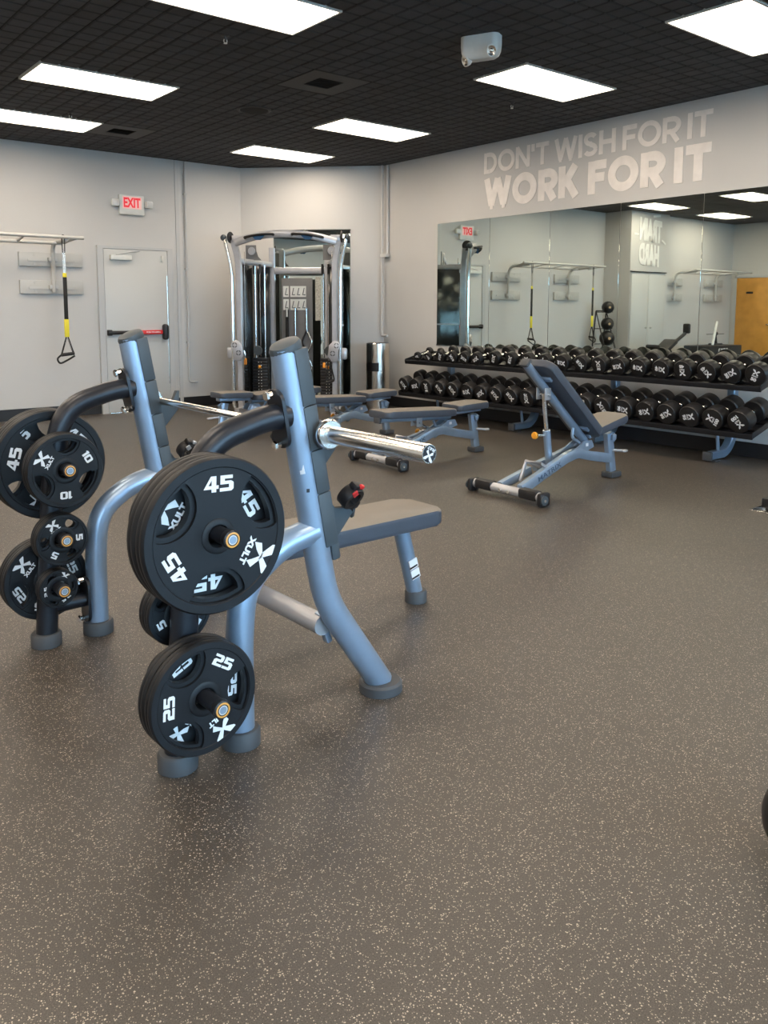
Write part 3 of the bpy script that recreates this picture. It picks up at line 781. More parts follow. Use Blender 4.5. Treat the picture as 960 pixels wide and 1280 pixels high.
# ------------------------------------------------------------------ olympic bench
BR = TR(1.198, 2.79, 0) @ RZ(math.radians(1.0))
ob = thing('olympic_bench', 'large silver-blue weight bench with two uprights and black plate storage arms', 'weight bench', M=BR)
YS = .59
legB = fillet([(.285, 0, .64), (.16, 0, .615), (.02, 0, .52), (0, 0, .35), (0, 0, .05)], [.09, .10, .09], 6)
upr = fillet([(.178, 0, 1.238), (.30, 0, .56), (.335, 0, .385), (.575, 0, .03)], [.12, .13], 7)
armp = fillet([(.185, 0, 1.03), (.10, 0, 1.025), (-.11, 0, .965), (-.160, 0, .74), (-.212, 0, .05)], [.06, .20, .12], 7)
def shift(p, y): return [Vector((q[0], q[1]+y, q[2])) for q in p]
for s_ in (-1, 1):
    y = s_*YS
    B().tube(shift(upr, y), .047, 20, upv=(1, 0, 0), rb=.041).obj('upright', 'blue', ob)
    B().tube(shift(legB, y), .044, 18, upv=(0, 1, 0)).obj('frame_leg', 'blue', ob)
    B().tube(shift(armp, y), .042, 20, upv=(0, 1, 0)).obj('storage_arm', 'iron', ob)
    # flange where arm is bolted
    for (fx, fz, ang) in ((.205, 1.02, math.radians(-10)), (0.0, .155, 0)):
        b = B(); M = TR(fx-.045, y, fz) @ RY(ang+PI/2-PI) @ RZ(0)
        b.prism(rrect(.19, .088, .04, 5), .012, TR(fx-.054, y, fz) @ RY(ang) @ RY(PI/2))
        fl = b.obj('flange', 'iron', ob)
        for q in (-.08, .08):
            p = TR(fx-.054, y, fz) @ RY(ang) @ RY(PI/2) @ Vector((q, 0, -.002)); n_ = (RY(ang) @ RY(PI/2)).to_3x3() @ Vector((0, 0, 1))
            b = B(); b.cyl(p-n_*.022, p, .011, n=8); b.cyl(p-n_*.028, p-n_*.02, .015, n=6)
            b.obj('bolt', 'chrome', fl)
    B().tube([(-.208, y, .155), (-.05, y, .155)], .030, 16).obj('lower_arm', 'iron', ob)
    # cap on the upright
    b = B(); b.lathe([(.040, -.024), (.0455, -.018), (.047, .0), (.042, .012), (.026, .017), (0, .018)], TR(.183, y, 1.246) @ RY(math.radians(-24)) @ RX(math.radians(8)) @ Matrix.Diagonal((1.22, .93, 1, 1)), 28); b.obj('end_cap', 'guard', ob)
    # guard down the bench side
    b = B()
    gp = [(.178+.12*t, 0, 1.235-.655*t) for t in (0, .28, .5, .72, 1.0)]
    for k in range(4):
        a, c = Vector(gp[k]), Vector(gp[k+1]); dd = (c-a).normalized(); a2 = a+dd*.0008; c2 = c-dd*.0008
        mid = (a2+c2)/2+Vector((.036, y, .007))
        ang = math.atan2(dd.x, -dd.z)
        b.box(mid, (.052, .086, (c2-a2).length), Matrix.Rotation(-ang, 3, 'Y'), .0045)
    # lower tail that narrows against the post
    b.box((.305+.050, y, .575), (.036, .062, .09), Matrix.Rotation(-.16, 3, 'Y'), .01)
    b.obj('guard', 'guard', ob)
    # bar hooks
    for (hx, hz, up_) in ((.26, .945, 1), (.315, .70, 0)):
        b = B(); b.prism([(-.02, .10), (.02, .06), (.055, .0), (.10, -.005), (.125, .06), (.14, .06), (.135, -.02), (.02, -.15), (-.02, -.15)], .022, TR(hx-.005, y+.011, hz) @ RX(PI/2), .003)
        b.obj('bar_hook', 'guard', ob)
    # feet
    for (fx, r, hh) in ((0, .062, .055), (-.215, .060, .055)):
        B().lathe([(r, 0.001), (r, hh-.008), (r-.006, hh), (.0, hh)], TR(fx, y, 0), 28).obj('rubber_foot', 'rubber', ob)
    B().lathe([(.078, .001), (.078, .032), (.070, .040), (0, .040)], TR(.575, y, 0), 32).obj('rubber_foot', 'rubber', ob)
    # storage horns
    outs = [(s_, .745), (s_, .27)]; ins = [(-s_, .745), (-s_, .47), (-s_, .27)]
    for (dr, hz) in outs+ins:
        px, hz = -.148-(.745-hz)*.085, hz-.008
        L_ = .235 if dr == s_ else .165
        y0 = y+dr*.035; y1 = y+dr*L_
        hb = B(); hb.cyl((px, y0, hz), (px, y1-dr*.02, hz), .0235, n=18)
        ho = hb.obj('storage_horn', 'iron', ob)
        b = B(); Mh = TR(px, y1, hz) @ RX(PI/2 if dr < 0 else -PI/2)
        b.m('blackmetal').lathe([(.0242, -.026), (.0265, -.022), (.0265, -.002), (.0245, 0), (.0215, .0006)], Mh, 24)
        b.m('orangering').lathe([(.0215, .0006), (.0165, .0010)], Mh, 24); b.m('blackmetal').lathe([(.0165, .0010), (.0135, .0012)], Mh, 20); b.m('offwhite').lathe([(.0135, .0012), (.0110, .0012)], Mh, 20); b.m('blue').lathe([(.0110, .0012), (0, .0012)], Mh, 20)
        b.obj('end_cap', None, ho)
# cross tubes
B().tube([(.345, -YS+.03, .29), (.345, YS-.03, .29)], .036, 16).obj('cross_tube', 'silver', ob)
for s_ in (-1, 1):
    B().box((.36, s_*(YS-.05), .275), (.022, .03, .12), Matrix.Rotation(-.32, 3, 'Y'), .004).obj('mounting_plate', 'blue', ob)
B().box((.64, 0, .385), (1.20, .06, .05), bev=.008).obj('spine', 'blue', ob)
B().tube([(.30, 0, .28), (.25, 0, .375)], .03, 12).obj('spine_post', 'blue', ob)
B().tube([(1.185, 0, .375), (1.275, 0, .05)], .038, 18, upv=(0, 1, 0)).obj('rear_leg', 'blue', ob)
B().lathe([(.052, .001), (.052, .05), (.046, .058), (0, .058)], TR(1.283, 0, 0), 28).obj('rubber_foot', 'rubber', ob)
b = B()
for z, c in ((.20, 0), (.15, 0)):
    x = 1.185+(.375-z)/.325*.09
    b.m('white').box((x-.002, -.0385, z), (.05, .004, .045), Matrix.Rotation(-.27, 3, 'Y'))
    b.m('blackmetal').box((x-.002, -.0412, z-.014), (.046, .002, .008), Matrix.Rotation(-.27, 3, 'Y'))
b.obj('warning_sticker', None, ob)
def pad(name, L_, W_, T, parent, M, r=.06):
    b = B(); b.m('pad').prism(rrect(L_, W_, r, 6), T, TR(0, 0, -T), .014, 3)
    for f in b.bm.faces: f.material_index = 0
    b.m('padside')  # sides keep the darker vinyl, without the light painted on the top
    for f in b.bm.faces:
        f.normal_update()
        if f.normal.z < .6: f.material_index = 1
    return b.obj(name, None, parent, M, ang=50)
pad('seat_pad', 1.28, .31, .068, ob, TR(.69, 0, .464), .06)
B().box((.67, 0, .399), (1.16, .22, .012)).obj('pad_board', 'blue', ob)
# small emblem on upright
b = B(); b.m('white').box((.250-.030, -YS-.0325, .855), (.016, .002, .030), Matrix.Rotation(math.radians(-42), 3, 'Z') @ Matrix.Rotation(-.2, 3, 'Y'), .0005); b.obj('badge', None, ob)
b = B(); b.m('blackplastic').box((.262-.022, -YS-.0370, .785), (.010, .002, .012), Matrix.Rotation(math.radians(-28), 3, 'Z'), .0005); b.obj('pin_hole', None, ob)

# plates on the bench: right side = towards camera (-y), faces point to -y
def horn_M(s_, dr, hz, dist):
    px = -.148-(.745-hz)*.085; y = s_*YS+dr*dist
    return BR @ TR(px, y, hz-.0145)
FACE = {-1: RX(PI/2), 1: RX(-PI/2)}
def on_horn(s_, dr, hz, kind, start, rot, label, face=None, grp='weight plates on the bench arms'):
    T = PL[kind][1]
    f = dr if face is None else face
    # back of the plate sits at start, lettered face looks along f
    dist = start if f == dr else start+T
    return place_plate(kind, horn_M(s_, dr, hz, dist) @ FACE[f], rot, label, grp)
on_horn(-1, -1, .745, '45', .048, 178, 'black 45 plate hanging behind the big front 45 plate')
on_horn(-1, -1, .745, '45', .104, -2, 'big black 45 weight plate hanging in front, nearest the camera')
on_horn(-1, -1, .27, '25', .048, -93, 'black 25 plate tucked behind the front 25 plate')
on_horn(-1, -1, .27, '25', .092, -33, 'black 25 weight plate hanging below the big front 45 plate')
on_horn(-1, 1, .745, '10', .046, 180, 'black 10 plate on the hidden inner side behind the front 45 plates', face=-1)
on_horn(-1, 1, .745, '10', .084, 40, 'second black 10 plate on the inner side behind the front 45 plates', face=1)
on_horn(-1, 1, .47, '5', .046, 112, 'black 5 plate peeking out low left of the front 45 plate', face=-1)
on_horn(-1, 1, .47, '5', .082, 100, 'outer black 5 plate behind the front storage post', face=1)
on_horn(-1, 1, .27, '2.5', .046, 90, 'black 2.5 plate on the inner side behind the front 25 plates', face=1)
on_horn(-1, 1, .27, '2.5', .074, 30, 'outer black 2.5 plate peeking out left of the front 25 plates', face=1)
on_horn(1, -1, .745, '10', .046, 60, 'black 10 plate tucked behind the front 10 plate of the far storage arm', face=-1)
on_horn(1, -1, .745, '10', .084, 178, 'black 10 weight plate at the top of the far storage arm', face=-1)
on_horn(1, -1, .47, '5', .046, 20, 'black 5 plate tucked behind the front 5 plate of the far arm', face=-1)
on_horn(1, -1, .47, '5', .082, 150, 'black 5 weight plate in the middle of the far storage arm', face=-1)
on_horn(1, -1, .27, '2.5', .046, 0, 'tiny weight plate tucked behind the smallest plate of the far storage arm', face=-1)
on_horn(1, -1, .27, '2.5', .074, 92, 'smallest black weight plate, 2.5, at the bottom of the far storage arm', face=-1)
on_horn(1, 1, .745, '45', .048, -45, 'black 45 plate cut by the left edge, behind the far storage arm', face=-1)
on_horn(1, 1, .745, '45', .104, -75, 'large farthest weight plate, behind the 45 plate cut by the left edge', face=-1)
on_horn(1, 1, .27, '25', .048, 170, 'black 25 plate low behind the far storage arm', face=-1)
on_horn(1, 1, .27, '25', .092, 120, 'medium weight plate behind the low 25 plate at the left edge', face=-1)

# barbell
bt = thing('barbell', 'chrome barbell resting across the two bench uprights', 'barbell', M=BR @ TR(.300, 0, .966))
b = B(); b.cyl((0, -.70, 0), (0, .70, 0), .0142, n=16); sh = b.obj('shaft', 'chrome', bt)
for s_ in (-1, 1):
    b = B(); M = TR(0, s_*.66, 0) @ RX(PI/2 if s_ < 0 else -PI/2)
    b.lathe([(.0145, -.03), (.026, -.03), (.028, -.012), (.044, -.014), (.049, -.008), (.049, .006), (.044, .012), (.0290, .012), (.0280, .02), (.0280, .465), (.0265, .468), (.0, .468)], M, 32)
    so = b.obj('sleeve', 'satin', bt)
    b = B(); b.m('blackmetal').lathe([(.0245, .4685), (0, .4687)], M, 28)
    b.m('white'); emblem(b, M @ TR(0, 0, .4688) @ RZ(math.radians(150)), .034, .0004)
    b.obj('end_cap', None, so)
b = B(); b.lathe([(.0150, -.26), (.0150, .26)], RX(PI/2) @ TR(0, 0, .36), 16); b.lathe([(.0150, -.26), (.0150, .26)], RX(PI/2) @ TR(0, 0, -.36), 16)
b.obj('knurling', 'brushed', bt)

# clip collars on lower hooks
for k, (s_, lbl, red) in enumerate(((-1, 'black and red barbell clamp resting on the near upright hook', True), (1, 'black barbell clamp resting on the far upright hook', False))):
    t = thing('barbell_clamp', lbl, 'clamp', M=BR @ TR(.405, s_*YS-.045, .745) @ RZ(.2) @ RX(math.radians(35)))
    b = B(); b.lathe([(.027, -.022), (.040, -.022), (.043, -.018), (.043, .018), (.040, .022), (.027, .022)], RX(PI/2), 24, closed=True); b.box((.03, 0, -.035), (.04, .044, .03), bev=.006); b.box((-.0, -.0, .045), (.05, .03, .02), Matrix.Rotation(.3, 3, 'Y'), .005)
    b.obj('ring', 'blackplastic', t)
    b = B(); b.box((.05, 0, -.075), (.014, .036, .06), Matrix.Rotation(-.45, 3, 'Y'), .004); b.obj('lever', 'guard', t)
    b = B(); b.box((.012, -.012, .050), (.022, .016, .016), Matrix.Rotation(.3, 3, 'Y'), .006); b.box((-.02, -.024, .035), (.03, .006, .02), Matrix.Rotation(.8, 3, 'Y'), .002)
    b.obj('release_button', 'red' if red else 'silver', t)

# ------------------------------------------------------------------ adjustable benches
def adj_bench(label, loc, rz, incline):
    t = thing('adjustable_bench', label, 'exercise bench', loc, rz, 'adjustable benches on the open floor')
    # front bar with wheels
    B().cyl((0, -.33, .062), (0, .33, .062), .034, n=18).obj('front_bar', 'silver', t)
    for s_ in (-1, 1):
        B().box((0, s_*.215, .068), (.078, .17, .074), bev=.02, seg=2).obj('grip_sleeve', 'blackplastic', t)
        b = B(); b.box((0, s_*.338, .052), (.105, .045, .10), bev=.02, seg=2); ec = b.obj('end_cap', 'blackplastic', t)
        b = B(); b.m('guard').cyl((-.02, s_*.360, .05), (-.02, s_*.370, .05), .034, n=18); b.m('satin').cyl((-.02, s_*.369, .05), (-.02, s_*.373, .05), .011, n=12); b.obj('wheel', None, t)
    for y in (-.045, .035): B().cyl((-.045, y, .06), (-.025, y, .06), .012, n=8).obj('bolt', 'chrome', t)
    # arched main beam
    B().tube(fillet([(.03, -.10, .075), (.56, -.065, .245), (.72, -.04, .262), (.84, -.03, .225), (1.19, 0, .155)], [.05, .07, .10], 4), .038, upv=(0, 0, 1), rb=.024, square=True).obj('main_beam', 'blue', t)
    me = textmesh('MATRIX', .052, .0006, .0004, 1.5)
    dv = (Vector((.56, -.065, .245))-Vector((.03, -.10, .075))).normalized()
    side = Vector((dv.y, -dv.x, 0)).normalized(); upn = side.cross(dv)*1
    if upn.z < 0: upn = -upn
    nrm = dv.cross(upn)
    R_ = Matrix(((dv.x, upn.x, nrm.x, 0), (dv.y, upn.y, nrm.y, 0), (dv.z, upn.z, nrm.z, 0), (0, 0, 0, 1)))
    cpt = Vector((.33, -.080, .171))+nrm*.0255
    B().add(me, TR(*cpt) @ R_).obj('lettering', 'steelprint', t)
    # second rail, ladder box
    B().tube([(.03, .10, .07), (.34, .10, .150)], .030, upv=(0, 0, 1), rb=.024, square=True).obj('ladder_rail', 'blue', t)
    B().tube([(.40, .10, .165), (.66, .10, .222), (.86, .05, .30)], .032, upv=(0, 0, 1), rb=.026, square=True).obj('upper_rail', 'blue', t)
    b = B(); b.tube([(.20, .06, .09), (.26, .06, .235), (.26, -.08, .235), (.40, -.08, .16)], .011, square=True, upv=(0, 1, 0)); b.tube([(.26, .06, .235), (.40, .06, .17)], .011, square=True, upv=(0, 1, 0)); b.obj('stop_bracket', 'silver', t)
    # rear post and foot
    B().tube([(1.145, 0, .37), (1.20, 0, .05)], .036, upv=(1, 0, 0), rb=.026, square=True).obj('rear_post', 'blue', t)
    b = B(); b.box((1.205, 0, .025), (.13, .11, .048), bev=.012); b.obj('rubber_foot', 'rubber', t)
    b = B(); b.tube([(1.16, -.02, .33), (1.20, -.02, .30), (1.215, -.02, .345), (1.17, -.02, .37)], .010, 8); b.box((1.17, -.015, .335), (.05, .07, .05), bev=.01); b.obj('seat_hinge', 'blue', t)
    b = B(); b.cyl((1.18, -.02, .225), (1.29, -.06, .212), .011, n=10); b.sphere((1.29, -.06, .212), .020, (1.8, .9, .7)); b.obj('seat_lever', 'silver', t)
    # seat with support
    sd = math.radians(12) if incline else math.radians(2)
    Ms = TR(.845, 0, .352) @ RY(-sd) if incline else TR(.845, 0, .385) @ RY(-sd)
    B().box((.20, 0, .015), (.36, .09, .035), bev=.006).obj('seat_frame', 'blue', t, Ms)
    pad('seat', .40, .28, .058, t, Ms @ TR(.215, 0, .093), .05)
    b = B(); b.prism([(.62, .26), (.74, .24), (.90, .29), (.87, .345), (.78, .345)], .012, TR(0, -.045, 0) @ RX(PI/2)); b.prism([(.62, .26), (.74, .24), (.90, .29), (.87, .345), (.78, .345)], .012, TR(0, .057, 0) @ RX(PI/2)); b.obj('pivot_plate', 'blue', t)
    B().m('white').box((.81, -.0585, .315), (.03, .002, .025)).obj('sticker', None, t)
    # backrest
    a = math.radians(43) if incline else math.radians(2.5)
    Mb = TR(.84, 0, .315 if incline else .352) @ RY(a)        # local -x goes toward the head end
    L_ = .87
    B().tube([(0, 0, .02), (-L_-.08 if incline else -L_+.02, 0, .02)], .030, upv=(0, 0, 1), rb=.036, square=False, n=16).obj('back_tube', 'blue', t, Mb)
    b = B();
    for x in (-.12, -.72): b.box((x, 0, .058), (.04, .16, .02), bev=.003)
    b.obj('pad_bracket', 'blue', t, Mb)
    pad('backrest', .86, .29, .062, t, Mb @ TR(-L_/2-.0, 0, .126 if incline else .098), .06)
    b = B(); b.box((-L_-.08 if incline else -L_+.02, 0, .02), (.03, .085, .07), bev=.012); b.obj('tube_cap', 'rubber', t, Mb)
    # adjustment strut
    tp = Mb @ Vector((-.64, 0, -.01))
    if incline:
        bt_ = Vector((.48, .03, .19))
    else:
        tp = Mb @ Vector((-.40, 0, -.01)); bt_ = Vector((.70, .03, .20))
    mid = tp.lerp(bt_, .52)
    B().cyl(tp, tp.lerp(bt_, .75), .017, n=14).obj('chrome_strut', 'chrome', t)
    B().cyl(mid, bt_, .028, n=16).obj('strut_sleeve', 'blue', t)
    kp = mid.lerp(bt_, .15); kd = Vector((-.13, 0, .012)) if incline else Vector((-.02, .11, -.03))
    b = B(); b.cyl(kp, kp+kd, .009, n=10); ko = b.obj('pull_pin', 'chrome', t)
    M = TR(*(kp+kd)) @ (RY(-PI/2) if incline else RX(-PI/2))
    B().lathe([(.010, -.01), (.024, -.006), (.028, .004), (.024, .014), (.0, .018)], M, 18).obj('knob', 'orange', ko)
    b = B(); q = tp
    b.box(q+Vector((.0, -.04, -.005)), (.065, .008, .09), bev=.002); b.box(q+Vector((0, .04, -.005)), (.065, .008, .09), bev=.002); b.cyl(q+Vector((0, -.06, -.01)), q+Vector((0, .06, -.01)), .010, n=10)
    b.obj('strut_bracket', 'silver', t)
    b = B(); b.tube(fillet([Mb @ Vector((-.22, -.03, -.01)), Mb @ Vector((-.18, -.03, -.07)), Mb @ Vector((-.04, -.03, -.04))], .03, 4), .012, 8); b.obj('transport_handle', 'blue', t)
    return t
adj_bench('adjustable bench with its backrest raised, beside the dumbbell racks', (4.395, 3.99, 0), 0, True).scale = (1.04, 1, 1)
adj_bench('flat-set adjustable bench behind the barbell sleeve, nearest of the flat ones', (4.44, 5.54, 0), 0, False)
adj_bench('flat-set adjustable bench in front of the steel bin', (4.47, 6.93, 0), 0, False)
adj_bench('flat-set adjustable bench farthest back, in front of the cable machine', (5.30, 7.78, 0), PI, False)

# ------------------------------------------------------------------ dumbbell racks
TILT = math.radians(15)
def rack(label, y0, y1, fy):
    t = thing('dumbbell_rack', label, 'dumbbell rack', (0, y0, 0), 0, 'two tier dumbbell racks')
    Lr = y1-y0; yc = Lr/2
    for nm, cx, cz in (('lower_shelf', 6.93, .465), ('upper_shelf', 7.035, .865)):
        M = TR(cx, yc, cz) @ RY(-TILT)
        b = B(); b.box((0, 0, -.135), (.42, Lr-.01, .018), bev=.003)
        b.box((-.205, 0, -.125), (.012, Lr-.01, .05), bev=.003); b.box((.205, 0, -.125), (.012, Lr-.01, .05), bev=.003)
        sh_ = b.obj(nm, 'blackmetal', t, M)
        for s_ in (-1, 1):
            b = B(); b.box((0, s_*(Lr/2-.008), -.115), (.40, .012, .05), bev=.003); b.obj('end_plate', 'blackmetal', sh_)
        # saddle rails with scallops under the heads
        b = B()
        n = 10; step = (Lr-.02)/n
        for xr in (-.09, .09):
            b.box((xr, 0, -.118), (.02, Lr-.03, .02))
            for k in range(n+1):
                yy = -Lr/2+.01+k*step
                if 0 < k < n: b.prism([(-.028, 0), (.028, 0), (.004, .022), (-.004, .022)], .02, TR(xr-.01, yy, -.110) @ RZ(PI/2) @ RX(PI/2) @ TR(0, 0, 0))
        b.obj('saddle', 'blackplastic', sh_)
    for q in fy:
        q -= y0
        B().tube(fillet([(6.91, q, .047), (7.20, q, .050), (7.315, q, .17), (7.29, q, .80)], [.14, .12], 7), .038, upv=(0, 1, 0), rb=.036, square=True).obj('frame_leg', 'blue', t)
        B().tube([(7.09, q, .06), (7.03, q, .36)], .017, 12).obj('strut', 'blue', t)
        b = B(); b.box((6.905, q, .046), (.03, .09, .082), bev=.008); b.box((6.96, q-.05, .006), (.07, .05, .010)); b.obj('foot_cap', 'rubber', t)
        for cx, cz in ((6.93, .465), (7.035, .865)):
            B().box((.12, q-Lr/2, -.165), (.36, .05, .045), bev=.006).obj('shelf_arm', 'blue', t, TR(cx, yc, cz) @ RY(-TILT))
            B().cyl((-.09, q-Lr/2+.03, -.162), (-.09, q-Lr/2+.20, -.162), .018, n=12).obj('cross_peg', 'blackplastic', t, TR(cx, yc, cz) @ RY(-TILT))
    return t
rack('two-tier dumbbell rack reaching the right edge of the view', 3.38, 5.63, (3.86, 5.14))
rack('two-tier dumbbell rack nearest the corner, left of the raised bench', 5.645, 8.03, (6.22, 7.62))
upy = [7.80, 7.59, 7.36, 7.15, 6.94, 6.74, 6.50, 6.25, 6.0, 5.76, 5.52, 5.28, 5.05, 4.825, 4.59, 4.35, 4.12, 3.885, 3.655, 3.435]
loy = [7.91, 7.69, 7.48, 7.25, 7.02, 6.78, 6.555, 6.33, 6.10, 5.87, 5.53, 5.325, 5.12, 4.895, 4.65, 4.415, 4.19, 3.96, 3.735, 3.50]
def db_parts(wt, tier):
    if tier == 'u':
        k = min(max((wt-5)/45, 0), 1)
        R_ = {5: .056, 10: .076}.get(wt, .074+.022*k); L_ = {5: .25, 10: .27}.get(wt, .27+.09*k); hl = {5: .045, 10: .055}.get(wt, .06+.05*k)
    else:
        k = (wt-55)/45; R_ = .097+.004*k; L_ = .37+.03*k; hl = .115+.02*k
    b = B(); hx = L_/2
    c = .010 if R_ > .05 else .005
    prof = [(0, 0), (R_*.30, 0), (R_*.66, .0), (R_*.70, .002), (R_*.93, .002), (R_, c+.002), (R_, hl-c), (R_-c, hl), (R_*.55, hl), (0, hl)]
    heads = []
    b.lathe(prof, RY(PI/2), 28)
    head = b.mesh('head', 'headrub')
    hb = B(); hb.lathe([(.020, 0), (.020, .012), (.0145, .016), (.017, (L_-2*hl)/2), (.0145, L_-2*hl-.016), (.020, L_-2*hl-.012), (.020, L_-2*hl)], TR(-L_/2+hl, 0, 0) @ RY(PI/2), 16)
    handle = hb.mesh('handle', 'chrome')
    lb = B(); s = R_*.72
    M = TR(-hx-.0002, 0, 0) @ RZ(-PI/2) @ RX(PI/2)
    emblem(lb, M @ TR(0, R_*.16, 0), R_*.60, .0012)
    let = lb.mesh('emblem', 'white'); lb = B()
    tm = textmesh(str(wt), R_*.40, R_*.020, .0006, 1.25)
    lb.add(tm, M @ TR(0, -R_*.42, .0006))
    return R_, L_, hl, head, handle, let, lb.mesh('number', 'white')
cache = {}
ordl = ['first', 'second', 'third', 'fourth', 'fifth', 'sixth', 'seventh', 'eighth', 'ninth', 'tenth']
def place_db(tier, k, y):
    wt = (5+5*(k//2)) if tier == 'u' else (55+5*(k//2))
    if (tier, wt) not in cache: cache[(tier, wt)] = db_parts(wt, tier)
    R_, L_, hl, head, handle, let, num = cache[(tier, wt)]
    cx, cz = (7.035, .865) if tier == 'u' else (6.93, .465)
    zoff = -.108+R_ + (0.004 if R_ > .08 else 0)
    shift_ = -.01 if L_ > .3 else -.06
    M = TR(cx, y, cz) @ RY(-TILT) @ TR(shift_, 0, zoff)
    sh_ = 'upper' if tier == 'u' else 'lower'
    if k < 10: ps = ordl[k]+' from the left end of the '+sh_+' dumbbell shelf'
    else: ps = ordl[19-k]+' from the right end of the '+sh_+' dumbbell shelf'
    kind = 'small chrome-handled dumbbell' if (tier == 'u' and k < 2) else 'round black dumbbell'
    if tier == 'u' and k in (8, 9): ps = ordl[k] + ' on the upper shelf, behind the raised backrest'
    if tier == 'l' and k in (10, 11): ps = ('left' if k == 10 else 'right')+' one of the two on the lower shelf behind the raised backrest'
    t = thing('dumbbell', kind+', '+ps, 'dumbbell', M=M, group='dumbbells on the two tier racks')
    rot = RX(math.radians(random.choice([0, 25, 60, 80, 140, 180, -30, -60, 100, 160])))
    hx = L_/2
    link('head', head, t, TR(-hx, 0, 0)); link('head', head, t, TR(hx, 0, 0) @ RZ(PI))
    link('handle', handle, t); link('emblem', let, t, rot); link('number', num, t, rot)
for k, y in enumerate(upy): place_db('u', k, y)
for k, y in enumerate(loy): place_db('l', k, y)

# ------------------------------------------------------------------ cable machine in the corner
c0 = Vector((6.6825, 9.8475, 0)); Uv = Vector((1, -1, 0)).normalized(); Nv = Vector((-1, -1, 0)).normalized()
po = c0+Uv*-.115+Nv*.75
FT = TR(po.x, po.y, 0) @ RZ(math.radians(-45)) @ Matrix.Diagonal((.93, 1, 1, 1))
mm = thing('corner_mirror', 'tall wall mirror behind the cable machine in the corner', 'mirror', M=TR(*(c0+Nv*.006)) @ RZ(math.radians(-45.6)))
B().m('mirror').box((0, 0, 1.29), (1.10, .008, 2.34), bev=.001, seg=1).obj('mirror_panel', None, mm)
b = B(); b.box((0, -.002, .112), (1.12, .016, .016)); b.box((0, -.002, 2.467), (1.12, .016, .012)); b.obj('edge_channel', 'blackmetal', mm)
ft = thing('cable_machine', 'tall silver cable crossover machine standing in the corner', 'gym machine', M=FT)
FY, RY_ = -.45, .45
for s_ in (-1, 1):
    B().tube(fillet([(s_*.675, -.38, .06), (s_*.675, -.38, 1.98), (s_*.745, -.40, 2.24)], .14, 6), .040, upv=(0, 1, 0), rb=.040, square=True).obj('outer_column', 'silver', ft)
    B().tube(fillet([(s_*.755, FY, .07), (s_*.76, FY, 1.88), (s_*.83, FY-.02, 2.17), (s_*.845, FY-.02, 2.25)], [.16, .06], 6), .027, 14).obj('guide_tube', 'chrome', ft)
    B().sphere((s_*.86, FY-.02, 2.265), .042).obj('end_ball', 'guard', ft)
    b = B(); b.lathe([(0, -.010), (.07, -.010), (.075, 0), (.07, .010), (0, .010)], TR(s_*.775, FY+.02, 2.27) @ RZ(s_*.3) @ RY(PI/2), 20); b.obj('bar_holder', 'blackplastic', ft)
    b = B(); b.box((s_*.69, FY+.03, 2.255), (.13, .05, .08), bev=.006); b.obj('arch_end', 'silver', ft)
    B().tube([(s_*.42, RY_, .06), (s_*.42, RY_, 2.20)], .038, upv=(0, 1, 0), rb=.040, square=True).obj('inner_column', 'silver', ft)
    B().tube([(s_*.675, -.38, 1.975), (s_*.42, RY_, 1.965)], .036, square=True, upv=(0, 0, 1), rb=.028).obj('side_beam', 'silver', ft)
    B().tube([(s_*.675, -.60, .045), (s_*.52, .52, .045)], .035, square=True, upv=(0, 0, 1), rb=.032).obj('base_foot', 'silver', ft)
    M = TR(s_*.55, .0, 0) @ RZ(s_*.30)
    b = B(); b.prism([(-.11, 0), (.12, 0), (.07, .05), (.045, .12), (.04, .20), (-.11, .20)], .012, TR(s_*.56, -.05, 2.0) @ RX(PI/2)); b.obj('gusset', 'board', ft)
    b = B(); b.lathe([(0, -.012), (.05, -.012), (.055, 0), (.05, .012), (0, .012)], TR(s_*.575, -.09, 2.12) @ RX(PI/2), 20); b.obj('pulley', 'silver', ft)
    b = B()
    for k in range(14): b.box((s_*.50, .05, .15+k*.041), (.22, .12, .037), bev=.003)
    st = b.obj('weight_stack', 'blackmetal', ft)
    b = B()
    for k in range(13):
        for q in (-.02, .02): b.box((s_*.50+q, -.0115, .15+k*.041), (.012, .003, .010))
    b.obj('number_sticker', 'offwhite', st)
    B().m('orange').sphere((s_*.50, -.025, .58), .024).obj('selector_pin', None, st)
    b = B()
    for x in (-.07, .07): b.cyl((s_*.50+x, .05, .1), (s_*.50+x, .05, 1.94), .012, n=10)
    b.obj('guide_rod', 'chrome', ft)
    b = B()
    for x in (-.07, .02): b.cyl((s_*.50+x, -.02, 1.82), (s_*.50+x, -.02, 1.95), .016, n=8)
    b.obj('rod_collar', 'blackplastic', ft)
    b = B(); b.cyl((s_*.50, .05, .72), (s_*.50, .05, 1.96), .005, n=6); b.cyl((s_*.62, -.30, .86), (s_*.62, -.30, 2.1), .005, n=6); b.obj('cable', 'brushed', ft)
    b = B(); b.lathe([(0, -.014), (.06, -.014), (.066, 0), (.06, .014), (0, .014)], TR(s_*.52, -.03, .80) @ RX(PI/2), 24); b.obj('pulley', 'guard', ft)
    b = B(); b.box((s_*.655, .05, 1.02), (.010, .74, 1.84), Matrix.Rotation(s_*-.0, 3, 'Z'), .002); b.box((s_*.53, .36, 1.02), (.20, .008, 1.84), bev=.002); b.obj('shroud', 'acrylic', ft)
    B().box((s_*.661, .05, 1.14), (.006, .74, .02)).obj('shroud_trim', 'silver', ft)
    b = B(); b.prism([(-.065, -.13), (.035, -.14), (.085, -.07), (.07, .07), (.0, .13), (-.060, .12), (-.095, .06), (-.05, 0)], .03, TR(s_*.68, FY-.035, .83) @ RX(PI/2) @ (Matrix.Identity(4) if s_ < 0 else RY(PI) @ TR(0, 0, -.03)), .006)
    b.box((s_*.80, FY+.02, .79), (.10, .07, .15), bev=.025)
